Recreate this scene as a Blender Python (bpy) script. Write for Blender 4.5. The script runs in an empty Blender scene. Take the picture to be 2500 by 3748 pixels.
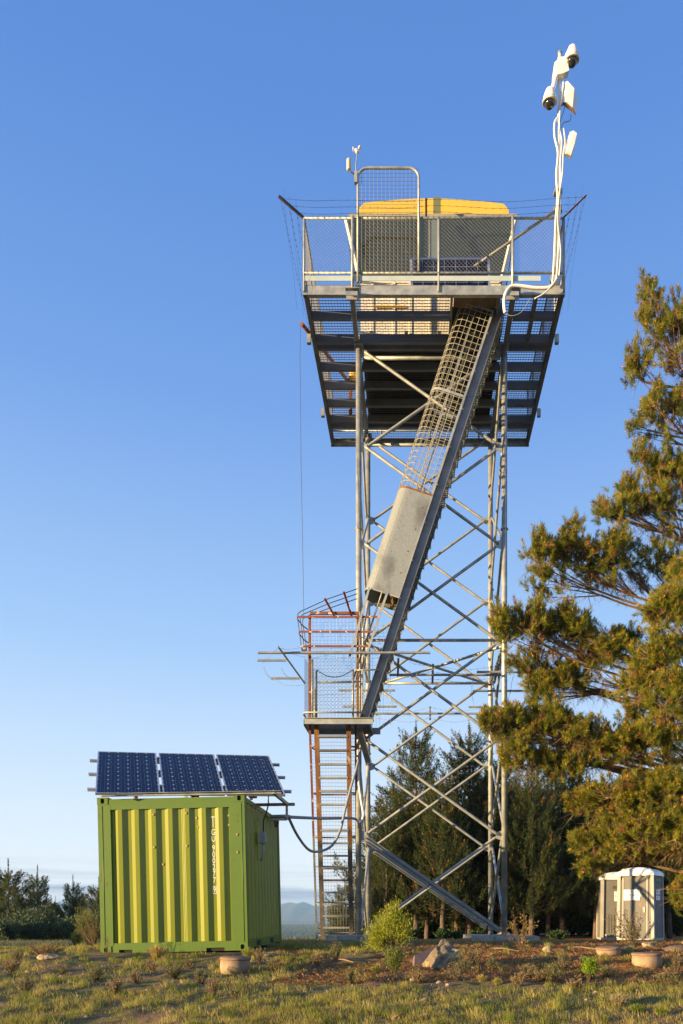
import bpy, math, random
import numpy as np
from mathutils import Vector, Matrix, Euler

random.seed(7)
RNG = np.random.default_rng(11)
R = math.radians
scene = bpy.context.scene
COL = scene.collection

# ------------------------------------------------------------------ camera
HAZE = 0.00019
EYE = 0.66                 # height of the camera above the hilltop
FPX, CX, HY = 2750.0, 1528.0, 3340.0     # focal length / vanishing point / horizon, in photo pixels
cd = bpy.data.cameras.new('camera')
cam = bpy.data.objects.new('camera', cd)
COL.objects.link(cam)
cam.location = (0, 0, EYE)
cam.rotation_euler = (R(90), 0, 0)
cd.sensor_fit = 'VERTICAL'
cd.sensor_height = 36.0
cd.sensor_width = 24.0
cd.lens = FPX / 3748 * 36
cd.shift_x = -(CX - 1250) / 3748
cd.shift_y = (HY - 1874) / 3748
cd.clip_start = 0.1
cd.clip_end = 20000
scene.camera = cam

# ------------------------------------------------------------------ light
SUN_AZ, SUN_EL = 62.0, 5.0         # degrees left of straight-behind the camera, elevation
w = bpy.data.worlds.new('World')
scene.world = w
w.use_nodes = True
nt = w.node_tree
for n in list(nt.nodes):
    nt.nodes.remove(n)
out = nt.nodes.new('ShaderNodeOutputWorld')
bg = nt.nodes.new('ShaderNodeBackground')
bg.inputs['Strength'].default_value = 0.05
sky = nt.nodes.new('ShaderNodeTexSky')
sky.sky_type = 'NISHITA'
sky.sun_disc = False
sky.sun_elevation = R(SUN_EL)
sky.sun_rotation = R(180 + SUN_AZ)
sky.altitude = 900
sky.air_density = 1.0
sky.dust_density = 0.4
sky.ozone_density = 2.0
# graded clear evening sky by height above the horizon, with low cloud banks near the horizon
tc = nt.nodes.new('ShaderNodeTexCoord')
sep = nt.nodes.new('ShaderNodeSeparateXYZ')
nt.links.new(tc.outputs['Generated'], sep.inputs[0])
ramp = nt.nodes.new('ShaderNodeValToRGB')
cr = ramp.color_ramp
cr.elements[0].position = 0.0
SKYK = 0.80
cr.elements[0].color = (8.8 * SKYK, 9.4 * SKYK, 10.0 * SKYK, 1)
cr.elements[1].position = 1.0
cr.elements[1].color = (0.62 * SKYK, 1.75 * SKYK, 5.2 * SKYK, 1)
for p, c in ((0.06, (8.5, 9.4, 10.3)), (0.15, (6.8, 8.4, 10.3)), (0.32, (3.9, 6.2, 9.7)), (0.55, (1.85, 3.8, 8.2)), (0.72, (1.15, 2.8, 7.1))):
    e = cr.elements.new(p)
    e.color = (c[0] * SKYK, c[1] * SKYK, c[2] * SKYK, 1)
nt.links.new(sep.outputs['Z'], ramp.inputs[0])
mix = nt.nodes.new('ShaderNodeMix')
mix.data_type = 'RGBA'
mix.inputs[0].default_value = 0.88
nt.links.new(sky.outputs[0], mix.inputs[6])
nt.links.new(ramp.outputs[0], mix.inputs[7])
# clouds
mp = nt.nodes.new('ShaderNodeMapping')
mp.inputs['Scale'].default_value = (3.0, 3.0, 62.0)
mp.inputs['Location'].default_value = (2.3, 0.4, 0.28)
nt.links.new(tc.outputs['Generated'], mp.inputs[0])
nz = nt.nodes.new('ShaderNodeTexNoise')
nz.inputs['Scale'].default_value = 1.0
nz.inputs['Detail'].default_value = 6.0
nz.inputs['Roughness'].default_value = 0.5
nt.links.new(mp.outputs[0], nz.inputs['Vector'])
cl = nt.nodes.new('ShaderNodeMapRange')
cl.inputs[1].default_value = 0.42
cl.inputs[2].default_value = 0.60
nt.links.new(nz.outputs[0], cl.inputs[0])
band = nt.nodes.new('ShaderNodeMapRange')
band.inputs[1].default_value = 0.068
band.inputs[2].default_value = 0.030
nt.links.new(sep.outputs['Z'], band.inputs[0])
mul = nt.nodes.new('ShaderNodeMath')
mul.operation = 'MULTIPLY'
nt.links.new(cl.outputs[0], mul.inputs[0])
nt.links.new(band.outputs[0], mul.inputs[1])
mix2 = nt.nodes.new('ShaderNodeMix')
mix2.data_type = 'RGBA'
mix2.inputs[7].default_value = (2.9, 3.5, 4.7, 1)
nt.links.new(mul.outputs[0], mix2.inputs[0])
nt.links.new(mix.outputs[2], mix2.inputs[6])
nt.links.new(mix2.outputs[2], bg.inputs[0])
nt.links.new(bg.outputs[0], out.inputs[0])

sl = bpy.data.lights.new('sun', 'SUN')
sl.energy = 5.0
sl.angle = R(0.5)
sl.color = (1.0, 0.70, 0.34)
so = bpy.data.objects.new('sun', sl)
COL.objects.link(so)
sdir = Vector((-math.sin(R(SUN_AZ)) * math.cos(R(SUN_EL)), -math.cos(R(SUN_AZ)) * math.cos(R(SUN_EL)), math.sin(R(SUN_EL))))
so.rotation_euler = sdir.to_track_quat('Z', 'Y').to_euler()
so.location = (-20, -20, 20)

scene.view_settings.view_transform = 'Standard'
scene.view_settings.look = 'None'
scene.view_settings.exposure = 1.48
scene.view_settings.gamma = 1.0
scene.view_settings.use_curve_mapping = False
scene.render.engine = 'CYCLES'

# ------------------------------------------------------------------ helpers
def P(px, py, Y):
    return Vector(((px - CX) / FPX * Y, Y, EYE + (HY - py) / FPX * Y))

def PX(px, Y):
    return (px - CX) / FPX * Y

def ZZ(py, Y):
    return EYE + (HY - py) / FPX * Y

def tag(o, label=None, cat=None, group=None, kind=None):
    if label: o['label'] = label
    if cat: o['category'] = cat
    if group: o['group'] = group
    if kind: o['kind'] = kind
    return o

def thing(name, loc, label, cat, group=None, rot=(0, 0, 0)):
    o = bpy.data.objects.new(name, None)
    o.empty_display_size = 0.2
    COL.objects.link(o)
    o.location = loc
    o.rotation_euler = rot
    return tag(o, label, cat, group)

def wloc(o):
    v = Vector((0, 0, 0))
    while o:
        v = v + o.location
        o = o.parent
    return v

def frame(p, q, up=Vector((0, 0, 1))):
    d = (q - p).normalized()
    if abs(d.dot(up)) > 0.98:
        up = Vector((0, 1, 0)) if abs(d.y) < 0.9 else Vector((1, 0, 0))
    s = d.cross(up).normalized()
    u = s.cross(d).normalized()
    return d, s, u

class MB:
    def __init__(self):
        self.v = []; self.f = []; self.m = []; self.sm = []
    def add(self, vs, fs, mi=0, smooth=False):
        b = len(self.v)
        self.v += [tuple(x) for x in vs]
        for f in fs:
            self.f.append(tuple(i + b for i in f)); self.m.append(mi); self.sm.append(smooth)
        return self
    def box(self, a, b, mi=0):
        x0, y0, z0 = a; x1, y1, z1 = b
        vs = [(x0, y0, z0), (x1, y0, z0), (x1, y1, z0), (x0, y1, z0), (x0, y0, z1), (x1, y0, z1), (x1, y1, z1), (x0, y1, z1)]
        return self.add(vs, [(0, 3, 2, 1), (4, 5, 6, 7), (0, 1, 5, 4), (1, 2, 6, 5), (2, 3, 7, 6), (3, 0, 4, 7)], mi)
    def beam(self, p, q, wd, ht, up=Vector((0, 0, 1)), mi=0):
        p = Vector(p); q = Vector(q)
        d, s, u = frame(p, q, up)
        vs = []
        for c in (p, q):
            for a, b in ((-1, -1), (1, -1), (1, 1), (-1, 1)):
                vs.append(c + s * (a * wd / 2) + u * (b * ht / 2))
        return self.add(vs, [(0, 1, 2, 3), (7, 6, 5, 4), (0, 4, 5, 1), (1, 5, 6, 2), (2, 6, 7, 3), (3, 7, 4, 0)], mi)
    def channel(self, p, q, wd, ht, t=0.012, up=Vector((0, 0, 1)), side=1, mi=0):
        """C section: web of height ht, two flanges of width wd towards +-side"""
        p = Vector(p); q = Vector(q)
        d, s, u = frame(p, q, up)
        self.beam(p, q, t, ht, up, mi)
        for k in (-1, 1):
            o = u * (k * (ht / 2 - t / 2)) + s * (side * (wd / 2 + t / 2))
            self.beam(p + o, q + o, wd - 0.001, t, up, mi)
        return self
    def angle(self, p, q, wd, t=0.008, up=Vector((0, 0, 1)), mi=0):
        p = Vector(p); q = Vector(q)
        d, s, u = frame(p, q, up)
        self.beam(p + s * (wd / 2), q + s * (wd / 2), wd, t, up, mi)
        o = u * (wd / 2 + t / 2 + .001)
        self.beam(p + o, q + o, t, wd, up, mi)
        return self
    def tube(self, pts, r, n=8, mi=0, caps=True):
        pts = [Vector(p) for p in pts]
        if not hasattr(r, '__len__'): r = [r] * len(pts)
        rings = []
        T = []
        for i in range(len(pts)):
            a = pts[max(0, i - 1)]; b = pts[min(len(pts) - 1, i + 1)]
            T.append((b - a).normalized())
        d, s, u = frame(pts[0], pts[0] + T[0])
        for i, p in enumerate(pts):
            s = (s - T[i] * s.dot(T[i])).normalized()
            u = s.cross(T[i]).normalized()
            rings.append([p + (s * math.cos(2 * math.pi * k / n) + u * math.sin(2 * math.pi * k / n)) * r[i] for k in range(n)])
        vs = [v for rg in rings for v in rg]
        fs = []
        for i in range(len(pts) - 1):
            for k in range(n):
                a = i * n + k; b = i * n + (k + 1) % n
                fs.append((a, b, b + n, a + n))
        base = len(self.v)
        self.add(vs, fs, mi, n > 4)
        if caps:
            self.f.append(tuple(base + k for k in range(n))[::-1]); self.m.append(mi); self.sm.append(False)
            self.f.append(tuple(base + (len(pts) - 1) * n + k for k in range(n))); self.m.append(mi); self.sm.append(False)
        return self
    def lathe(self, prof, n=20, c=(0, 0, 0), M=None, mi=0, smooth=True):
        vs = []
        for r, z in prof:
            for k in range(n):
                a = 2 * math.pi * k / n
                vs.append(Vector((r * math.cos(a), r * math.sin(a), z)))
        if M is not None: vs = [M @ v for v in vs]
        vs = [v + Vector(c) for v in vs]
        fs = []
        for i in range(len(prof) - 1):
            for k in range(n):
                a = i * n + k; b = i * n + (k + 1) % n
                fs.append((a, b, b + n, a + n))
        fs.append(tuple(range(n))[::-1])
        fs.append(tuple((len(prof) - 1) * n + k for k in range(n)))
        return self.add(vs, fs, mi, smooth)
    def plate(self, pts, t, nrm=None, mi=0):
        """convex polygon plate of thickness t"""
        pts = [Vector(p) for p in pts]
        if nrm is None: nrm = (pts[1] - pts[0]).cross(pts[2] - pts[0]).normalized()
        a = [p + nrm * t / 2 for p in pts]; b = [p - nrm * t / 2 for p in pts]
        n = len(pts)
        fs = [tuple(range(n)), tuple(range(n, 2 * n))[::-1]]
        fs += [(i, i + n, (i + 1) % n + n, (i + 1) % n) for i in range(n)]
        return self.add(a + b, fs, mi)
    def mesh(self, name, mats, off=Vector((0, 0, 0))):
        me = bpy.data.meshes.new(name)
        me.from_pydata([(x[0] - off[0], x[1] - off[1], x[2] - off[2]) for x in self.v], [], self.f)
        if not isinstance(mats, (list, tuple)): mats = [mats]
        for m in mats: me.materials.append(m)
        me.polygons.foreach_set('material_index', self.m)
        me.polygons.foreach_set('use_smooth', self.sm)
        me.update()
        return me
    def build(self, name, mats, parent=None, kind=None, local=False, label=None):
        off = Vector((0, 0, 0)) if (local or parent is None) else wloc(parent)
        o = bpy.data.objects.new(name, self.mesh(name, mats, off))
        COL.objects.link(o)
        if parent: o.parent = parent
        if kind: o['kind'] = kind
        if label: o['label'] = label
        return o

def solo(name, mb, mats, origin, label, cat, group=None, kind=None):
    """a thing that is a single mesh with its origin at its base"""
    o = bpy.data.objects.new(name, mb.mesh(name, mats, Vector(origin)))
    o.location = origin
    COL.objects.link(o)
    return tag(o, label, cat, group, kind)

def copy_tree(o, parent=None):
    c = o.copy(); COL.objects.link(c); c.parent = parent
    for ch in list(o.children):
        copy_tree(ch, c)
    return c

def arc(c, a, b, r, a0, a1, n=6):
    c = Vector(c)
    return [c + a * (r * math.cos(a0 + (a1 - a0) * i / n)) + b * (r * math.sin(a0 + (a1 - a0) * i / n)) for i in range(n + 1)]

# ------------------------------------------------------------------ materials
def pmat(name, c1, c2=None, rough=0.6, metal=0.0, scale=4.0, detail=5.0, bump=0.0, bscale=30.0, spec=0.5, contrast=(0.35, 0.65), c3=None, s3=25.0, t3=(0.58, 0.66), stretch=(1, 1, 1), coords='Object', rvar=0.0):
    m = bpy.data.materials.new(name)
    m.use_nodes = True
    t = m.node_tree; L = t.links
    b = t.nodes['Principled BSDF']
    b.inputs['Roughness'].default_value = rough
    b.inputs['Metallic'].default_value = metal
    b.inputs['Specular IOR Level'].default_value = spec
    b.inputs['Base Color'].default_value = (*c1, 1)
    if c2 is not None or bump:
        co = t.nodes.new('ShaderNodeTexCoord'); mp_ = t.nodes.new('ShaderNodeMapping')
        mp_.inputs['Scale'].default_value = stretch
        L.new(co.outputs[coords], mp_.inputs[0])
    if c2 is not None:
        n = t.nodes.new('ShaderNodeTexNoise'); n.inputs['Scale'].default_value = scale; n.inputs['Detail'].default_value = detail
        n.inputs['Roughness'].default_value = 0.62
        L.new(mp_.outputs[0], n.inputs['Vector'])
        r_ = t.nodes.new('ShaderNodeMapRange'); r_.inputs[1].default_value = contrast[0]; r_.inputs[2].default_value = contrast[1]
        L.new(n.outputs[0], r_.inputs[0])
        mx = t.nodes.new('ShaderNodeMix'); mx.data_type = 'RGBA'
        mx.inputs[6].default_value = (*c1, 1); mx.inputs[7].default_value = (*c2, 1)
        L.new(r_.outputs[0], mx.inputs[0])
        last = mx.outputs[2]
        if c3 is not None:
            n3 = t.nodes.new('ShaderNodeTexNoise'); n3.inputs['Scale'].default_value = s3; n3.inputs['Detail'].default_value = 6
            L.new(mp_.outputs[0], n3.inputs['Vector'])
            r3 = t.nodes.new('ShaderNodeMapRange'); r3.inputs[1].default_value = t3[0]; r3.inputs[2].default_value = t3[1]
            L.new(n3.outputs[0], r3.inputs[0])
            m3 = t.nodes.new('ShaderNodeMix'); m3.data_type = 'RGBA'
            m3.inputs[7].default_value = (*c3, 1)
            L.new(last, m3.inputs[6]); L.new(r3.outputs[0], m3.inputs[0])
            last = m3.outputs[2]
        L.new(last, b.inputs['Base Color'])
        if rvar:
            rr = t.nodes.new('ShaderNodeMapRange'); rr.inputs[3].default_value = rough - rvar; rr.inputs[4].default_value = rough + rvar
            L.new(n.outputs[0], rr.inputs[0]); L.new(rr.outputs[0], b.inputs['Roughness'])
    if bump:
        nb = t.nodes.new('ShaderNodeTexNoise'); nb.inputs['Scale'].default_value = bscale; nb.inputs['Detail'].default_value = 6
        L.new(mp_.outputs[0], nb.inputs['Vector'])
        bp = t.nodes.new('ShaderNodeBump'); bp.inputs['Strength'].default_value = bump; bp.inputs['Distance'].default_value = 0.02
        L.new(nb.outputs[0], bp.inputs['Height']); L.new(bp.outputs[0], b.inputs['Normal'])
    return m

def leafmat(name, trans=0.3, rough=0.6, tint=(1, 1, 1)):
    m = bpy.data.materials.new(name)
    m.use_nodes = True
    t = m.node_tree; L = t.links
    b = t.nodes['Principled BSDF']
    a = t.nodes.new('ShaderNodeAttribute'); a.attribute_name = 'col'
    b.inputs['Roughness'].default_value = rough
    b.inputs['Specular IOR Level'].default_value = 0.25
    L.new(a.outputs['Color'], b.inputs['Base Color'])
    tr = t.nodes.new('ShaderNodeBsdfTranslucent')
    L.new(a.outputs['Color'], tr.inputs['Color'])
    ms = t.nodes.new('ShaderNodeMixShader'); ms.inputs[0].default_value = trans
    L.new(b.outputs[0], ms.inputs[1]); L.new(tr.outputs[0], ms.inputs[2])
    L.new(ms.outputs[0], t.nodes['Material Output'].inputs['Surface'])
    return m

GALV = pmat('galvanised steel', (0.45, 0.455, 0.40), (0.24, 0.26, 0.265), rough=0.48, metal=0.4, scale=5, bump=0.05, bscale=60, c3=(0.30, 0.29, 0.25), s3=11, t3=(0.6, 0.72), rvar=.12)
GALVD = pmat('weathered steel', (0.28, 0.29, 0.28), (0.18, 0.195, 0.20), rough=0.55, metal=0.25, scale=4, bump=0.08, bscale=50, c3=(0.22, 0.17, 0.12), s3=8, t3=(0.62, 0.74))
ZINCSHADE = pmat('zinc with painted shade', (0.20, 0.215, 0.235), (0.13, 0.14, 0.155), rough=0.5, metal=.2, scale=3, c3=(.16, .12, .09), s3=6, t3=(.62, .74), stretch=(.4, 1, 1))  # zinc darkened and blued, shade under the platform put into the colour
GRATE = pmat('dull grating steel', (0.13, 0.13, 0.125), (0.09, 0.09, 0.085), rough=.55, metal=.2, scale=6)
CAGEW = pmat('pale cage wire', (0.46, 0.44, 0.35), (0.36, 0.34, 0.26), rough=.5, metal=.2, scale=9)
SHEET = pmat('spangled sheet steel', (0.33, 0.345, 0.31), (0.26, 0.275, 0.25), rough=0.42, metal=0.3, scale=38, bump=0.08, bscale=60, c3=(0.13, 0.13, 0.11), s3=1.5, t3=(0.50, 0.66), stretch=(1, 1, 0.6))
WIRE = pmat('mesh wire', (0.24, 0.24, 0.22), (0.16, 0.165, 0.16), rough=0.5, metal=0.3, scale=9)
RUST = pmat('rusty red steel', (0.15, 0.035, 0.022), (0.22, 0.075, 0.03), rough=0.8, scale=6, bump=0.2, bscale=60, c3=(0.62, 0.52, 0.42), s3=7, t3=(0.60, 0.66))
RUSTO = pmat('orange rust steel', (0.26, 0.12, 0.035), (0.12, 0.05, 0.025), rough=0.85, scale=7, bump=0.25, bscale=50, c3=(0.5, 0.44, 0.32), s3=5, t3=(0.60, 0.7), stretch=(1, 1, .35))
OLDST = pmat('dull brown grey steel', (.15, .13, .105), (.10, .085, .07), rough=.7, metal=.2, scale=5)
DARKST = pmat('dark bare steel', (0.10, 0.09, 0.08), (0.05, 0.045, 0.04), rough=0.6, metal=.3, scale=8)
WHITE = pmat('white enamel', (0.80, 0.80, 0.77), (0.70, 0.70, 0.66), rough=0.35, scale=3)
CREAM = pmat('cream wall paint', (0.76, 0.73, 0.64), (0.62, 0.58, 0.48), rough=0.55, scale=3, c3=(.45, .36, .22), s3=9, t3=(.66, .76))
YELLOW = pmat('yellow roof paint', (0.62, 0.42, 0.05), (0.56, 0.38, 0.05), rough=0.4, scale=2)
YGREEN = pmat('dull green cover strip', (0.12, 0.14, 0.05), (0.15, 0.16, 0.07), rough=0.5)
GLASS = pmat('dark tinted glass', (0.014, 0.022, 0.019), (0.02, 0.028, 0.024), rough=0.07, scale=1.2, spec=0.8)
BLACK = pmat('black plastic', (0.02, 0.02, 0.02), rough=0.35)
DARKIN = pmat('dark interior', (0.018, 0.018, 0.016), rough=0.9)  # near-black, the lack of light in openings is put into the colour
CELL = pmat('solar cell', (0.004, 0.008, 0.026), (0.006, 0.012, 0.038), rough=0.15, scale=3, spec=0.2)
BACKSH = pmat('white backsheet', (0.5, 0.54, 0.6), rough=0.25)
ALU = pmat('aluminium', (0.62, 0.63, 0.64), (0.5, 0.51, 0.52), rough=0.35, metal=0.6, scale=6)
GREEN = pmat('green container paint', (0.19, 0.215, 0.006), (0.155, 0.185, 0.006), rough=0.33, scale=1.6, bump=0.03, bscale=9, c3=(0.10, 0.17, 0.02), s3=14, t3=(0.66, 0.78), stretch=(1, 1, .45), rvar=.08)
GREEN2 = pmat('green frame paint', (0.105, 0.175, 0.02), (0.085, 0.155, 0.018), rough=0.4, scale=2.2, bump=0.04, bscale=12, c3=(0.10, 0.10, 0.04), s3=11, t3=(0.61, 0.74), rvar=.08)
GREY = pmat('grey pvc', (0.30, 0.32, 0.33), (0.24, 0.26, 0.27), rough=0.45, scale=5)
CONC = pmat('weathered concrete', (0.36, 0.34, 0.29), (0.25, 0.235, 0.20), rough=0.9, scale=3.5, bump=0.5, bscale=26, c3=(0.15, 0.14, 0.10), s3=9, t3=(.58, .68))
ROCK = pmat('tan rock', (0.42, 0.33, 0.19), (0.29, 0.23, 0.15), rough=0.9, scale=6, bump=0.8, bscale=22, c3=(0.16, 0.13, 0.09), s3=14, t3=(.56, .64))
STUMP = pmat('pale stained footing', (0.36, 0.27, 0.155), (0.22, 0.14, 0.08), rough=0.75, scale=4, bump=0.3, bscale=22, c3=(0.20, 0.13, 0.09), s3=6, t3=(.60, .70), stretch=(1, 1, .5))
LID = pmat('brown rusted lid', (0.20, 0.12, 0.075), (0.30, 0.19, 0.12), rough=0.85, scale=7, bump=0.3, bscale=40)
MAROON = pmat('faded maroon paint', (0.15, 0.095, 0.09), (0.20, 0.14, 0.125), rough=0.7, scale=4, bump=.2, c3=(.10, .08, .08), s3=5, t3=(.56, .66))
BARK = pmat('pine bark', (0.15, 0.11, 0.085), (0.09, 0.068, 0.055), rough=0.95, scale=9, bump=0.9, bscale=16, stretch=(1, 1, .3))
TWIG = pmat('tan twig bark', (0.27, 0.17, 0.095), (0.19, 0.12, 0.07), rough=0.9, scale=9)
TOILET = pmat('grey polyethylene', (0.17, 0.165, 0.15), (0.145, 0.14, 0.13), rough=0.65, spec=.2, scale=3, c3=(.22, .20, .17), s3=3.5, t3=(.62, .8))
TOILETL = pmat('pale grey polyethylene', (0.40, 0.385, 0.35), (0.34, 0.33, 0.30), rough=0.6, spec=.25, scale=3)
PAPER = pmat('white sign board', (0.82, 0.82, 0.80), rough=0.5)
INK = pmat('black print', (0.03, 0.03, 0.035), rough=0.5)
REDINK = pmat('red print', (0.6, 0.05, 0.04), rough=0.5)
GREYINK = pmat('grey print', (0.35, 0.35, 0.36), rough=0.5)
NEEDLE = leafmat('pine needles', 0.36)
LEAF = leafmat('leaves', 0.3)
GRASSM = leafmat('grass blades', 0.35, 0.7)

# ------------------------------------------------------------------ ground
def smooth(a, b, x):
    t = np.clip((x - a) / (b - a), 0, 1)
    return t * t * (3 - 2 * t)

_pc = np.array([(-200, -1.6), (-20, -1.25), (0, -.94), (4, -.63), (7, -.394), (9.8, -.176), (11, -.085), (12.2, -.01), (14, .0), (18, -.03), (20, -.05), (25, -.28), (30, -.6), (40, -1.4), (60, -4), (120, -14), (400, -46), (700, -48), (2300, -48), (9000, -48)])
_pr = np.array([(-200, -1.6), (-20, -1.25), (0, -.94), (4, -.63), (7, -.394), (9.8, -.176), (11, -.085), (12.2, -.01), (14, .0), (18, -.03), (20, -.08), (25, -.31), (30, -.40), (40, -.5), (60, -1.5), (120, -8), (400, -46), (700, -48), (2300, -48), (9000, -48)])
_pl = np.array([(-200, -1.6), (-20, -1.25), (0, -.94), (4, -.63), (7, -.394), (9.8, -.176), (11, -.085), (12.2, -.03), (14, -.08), (18, -.20), (20, -.29), (25, -.53), (30, -.77), (40, -1.25), (60, -3.2), (120, -14), (400, -46), (700, -48), (2300, -48), (9000, -48)])

def vnoise(x, y, s, seed=0):
    x = np.asarray(x, float) * s + seed * 17.3; y = np.asarray(y, float) * s + seed * 9.1
    xi = np.floor(x); yi = np.floor(y); fx = x - xi; fy = y - yi
    fx = fx * fx * (3 - 2 * fx); fy = fy * fy * (3 - 2 * fy)
    def h(a, b):
        v = np.sin(a * 127.1 + b * 311.7 + seed * 13.7) * 43758.5453
        return v - np.floor(v)
    return (h(xi, yi) * (1 - fx) + h(xi + 1, yi) * fx) * (1 - fy) + (h(xi, yi + 1) * (1 - fx) + h(xi + 1, yi + 1) * fx) * fy

def gz(x, y):
    x = np.asarray(x, float); y = np.asarray(y, float)
    c = np.interp(y, _pc[:, 0], _pc[:, 1]); r = np.interp(y, _pr[:, 0], _pr[:, 1]); l = np.interp(y, _pl[:, 0], _pl[:, 1])
    wl = smooth(-5.4, -8.5, x); wr = smooth(0.0, 4.5, x)
    z = c * (1 - wl - wr) + l * wl + r * wr
    near = smooth(34, 22, y) * smooth(-4, 3, y)
    flat = 1 - smooth(12.0, 12.6, y) * smooth(16.5, 15.8, y) * smooth(-5.8, -5.4, x) * smooth(-2.2, -2.6, x)
    z = z + near * flat * ((vnoise(x, y, .8, 1) - .5) * .07 + (vnoise(x, y, 2.7, 2) - .5) * .045 + (vnoise(x, y, 7.0, 3) - .5) * .038)
    far = smooth(60, 400, np.hypot(x, y))
    z = z + far * ((vnoise(x, y, .0016, 4) - .5) * 7)
    return z

def G(x, y):
    return float(gz(x, y))

def axis(lo, hi, flo, fhi, step, grow=1.16):
    a = list(np.arange(flo, fhi + 1e-6, step))
    s = step; v = a[0]
    pre = []
    while v > lo:
        s *= grow; v -= s; pre.append(max(v, lo))
    s = step; v = a[-1]
    post = []
    while v < hi:
        s *= grow; v += s; post.append(min(v, hi))
    return np.array(pre[::-1] + a + post)

xs = axis(-5200, 4200, -8, 10, .07); ys = axis(-400, 5400, 5.5, 16, .07)
GX, GY = np.meshgrid(xs, ys)
GZ = gz(GX, GY)
nv = GX.size; nx = len(xs); ny = len(ys)
me = bpy.data.meshes.new('ground')
me.vertices.add(nv)
me.vertices.foreach_set('co', np.stack([GX, GY, GZ], -1).astype(np.float32).ravel())
i0 = (np.arange(ny - 1)[:, None] * nx + np.arange(nx - 1)[None, :]).ravel()
quads = np.stack([i0, i0 + 1, i0 + nx + 1, i0 + nx], -1)
me.loops.add(quads.size); me.polygons.add(len(quads))
me.loops.foreach_set('vertex_index', quads.ravel().astype(np.int32))
me.polygons.foreach_set('loop_start', (np.arange(len(quads)) * 4).astype(np.int32))
me.polygons.foreach_set('use_smooth', np.ones(len(quads), bool))
me.update(); me.validate()
ground = bpy.data.objects.new('ground', me); COL.objects.link(ground)
tag(ground, kind='structure')

gm = bpy.data.materials.new('hilltop soil and turf'); gm.use_nodes = True
t = gm.node_tree; L = t.links; b = t.nodes['Principled BSDF']; b.inputs['Roughness'].default_value = 0.95; b.inputs['Specular IOR Level'].default_value = 0.15
co = t.nodes.new('ShaderNodeTexCoord')
def N(scale, detail=6, rough=.6):
    n = t.nodes.new('ShaderNodeTexNoise'); n.inputs['Scale'].default_value = scale; n.inputs['Detail'].default_value = detail; n.inputs['Roughness'].default_value = rough
    L.new(co.outputs['Object'], n.inputs['Vector']); return n.outputs[0]
def MR(a, lo, hi):
    r_ = t.nodes.new('ShaderNodeMapRange'); r_.inputs[1].default_value = lo; r_.inputs[2].default_value = hi; L.new(a, r_.inputs[0]); return r_.outputs[0]
def MIX(f, a, b_):
    m_ = t.nodes.new('ShaderNodeMix'); m_.data_type = 'RGBA'
    for s_, v in ((6, a), (7, b_)):
        if isinstance(v, tuple): m_.inputs[s_].default_value = (*v, 1)
        else: L.new(v, m_.inputs[s_])
    if isinstance(f, float): m_.inputs[0].default_value = f
    else: L.new(f, m_.inputs[0])
    return m_.outputs[2]
def MUL(a, b_):
    m_ = t.nodes.new('ShaderNodeMath'); m_.operation = 'MULTIPLY'; L.new(a, m_.inputs[0])
    if isinstance(b_, float): m_.inputs[1].default_value = b_
    else: L.new(b_, m_.inputs[1])
    return m_.outputs[0]
sp = t.nodes.new('ShaderNodeSeparateXYZ'); L.new(co.outputs['Object'], sp.inputs[0])
soil = MIX(MR(N(9), .35, .65), (0.15, 0.09, 0.05), (0.26, 0.17, 0.085))
soil = MIX(MR(N(55, 3), .56, .66), soil, (0.38, 0.29, 0.18))
litter = MIX(MR(N(14), .35, .65), (0.26, 0.09, 0.035), (0.44, 0.20, 0.065))
litter = MIX(MR(N(70, 3), .55, .64), litter, (0.42, 0.28, 0.15))
turf = MIX(MR(N(5), .35, .65), (0.13, 0.135, 0.035), (0.23, 0.20, 0.06))
rmask = MUL(MR(sp.outputs['X'], -1.2, 1.0), MR(sp.outputs['Y'], 9.3, 10.6))
soil = MIX(rmask, soil, litter)
gmask = MUL(MR(N(1.3), .44, .58), MR(N(12), .35, .5))
near = MIX(gmask, soil, turf)
# gravel track on the far left
road = MIX(MR(N(22, 4), .4, .6), (0.19, 0.16, 0.14), (0.30, 0.26, 0.22))
mroad = MUL(MUL(MR(sp.outputs['Y'], 14.5, 16.0), MR(sp.outputs['Y'], 27.0, 24.0)), MR(sp.outputs['X'], -5.8, -6.6))
near = MIX(mroad, near, road)
# gravel patch bottom right
mg = MUL(MUL(MR(sp.outputs['Y'], 7.6, 7.1), MR(sp.outputs['X'], 0.7, 1.5)), MR(N(2), .35, .5))
near = MIX(mg, near, MIX(MR(N(40, 3), .4, .6), (0.19, 0.10, 0.05), (0.40, 0.26, 0.13)))
farc = MIX(MR(N(.012), .4, .6), (0.045, 0.06, 0.02), (0.13, 0.11, 0.05))
farc = MIX(MR(N(.2), .4, .6), farc, (0.05, 0.06, 0.025))
fin = MIX(MR(sp.outputs['Y'], 60.0, 200.0), near, farc)
L.new(fin, b.inputs['Base Color'])
bp = t.nodes.new('ShaderNodeBump'); bp.inputs['Strength'].default_value = 0.8; bp.inputs['Distance'].default_value = 0.03
L.new(N(28, 8, .7), bp.inputs['Height']); L.new(bp.outputs[0], b.inputs['Normal'])
me.materials.append(gm)

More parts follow.
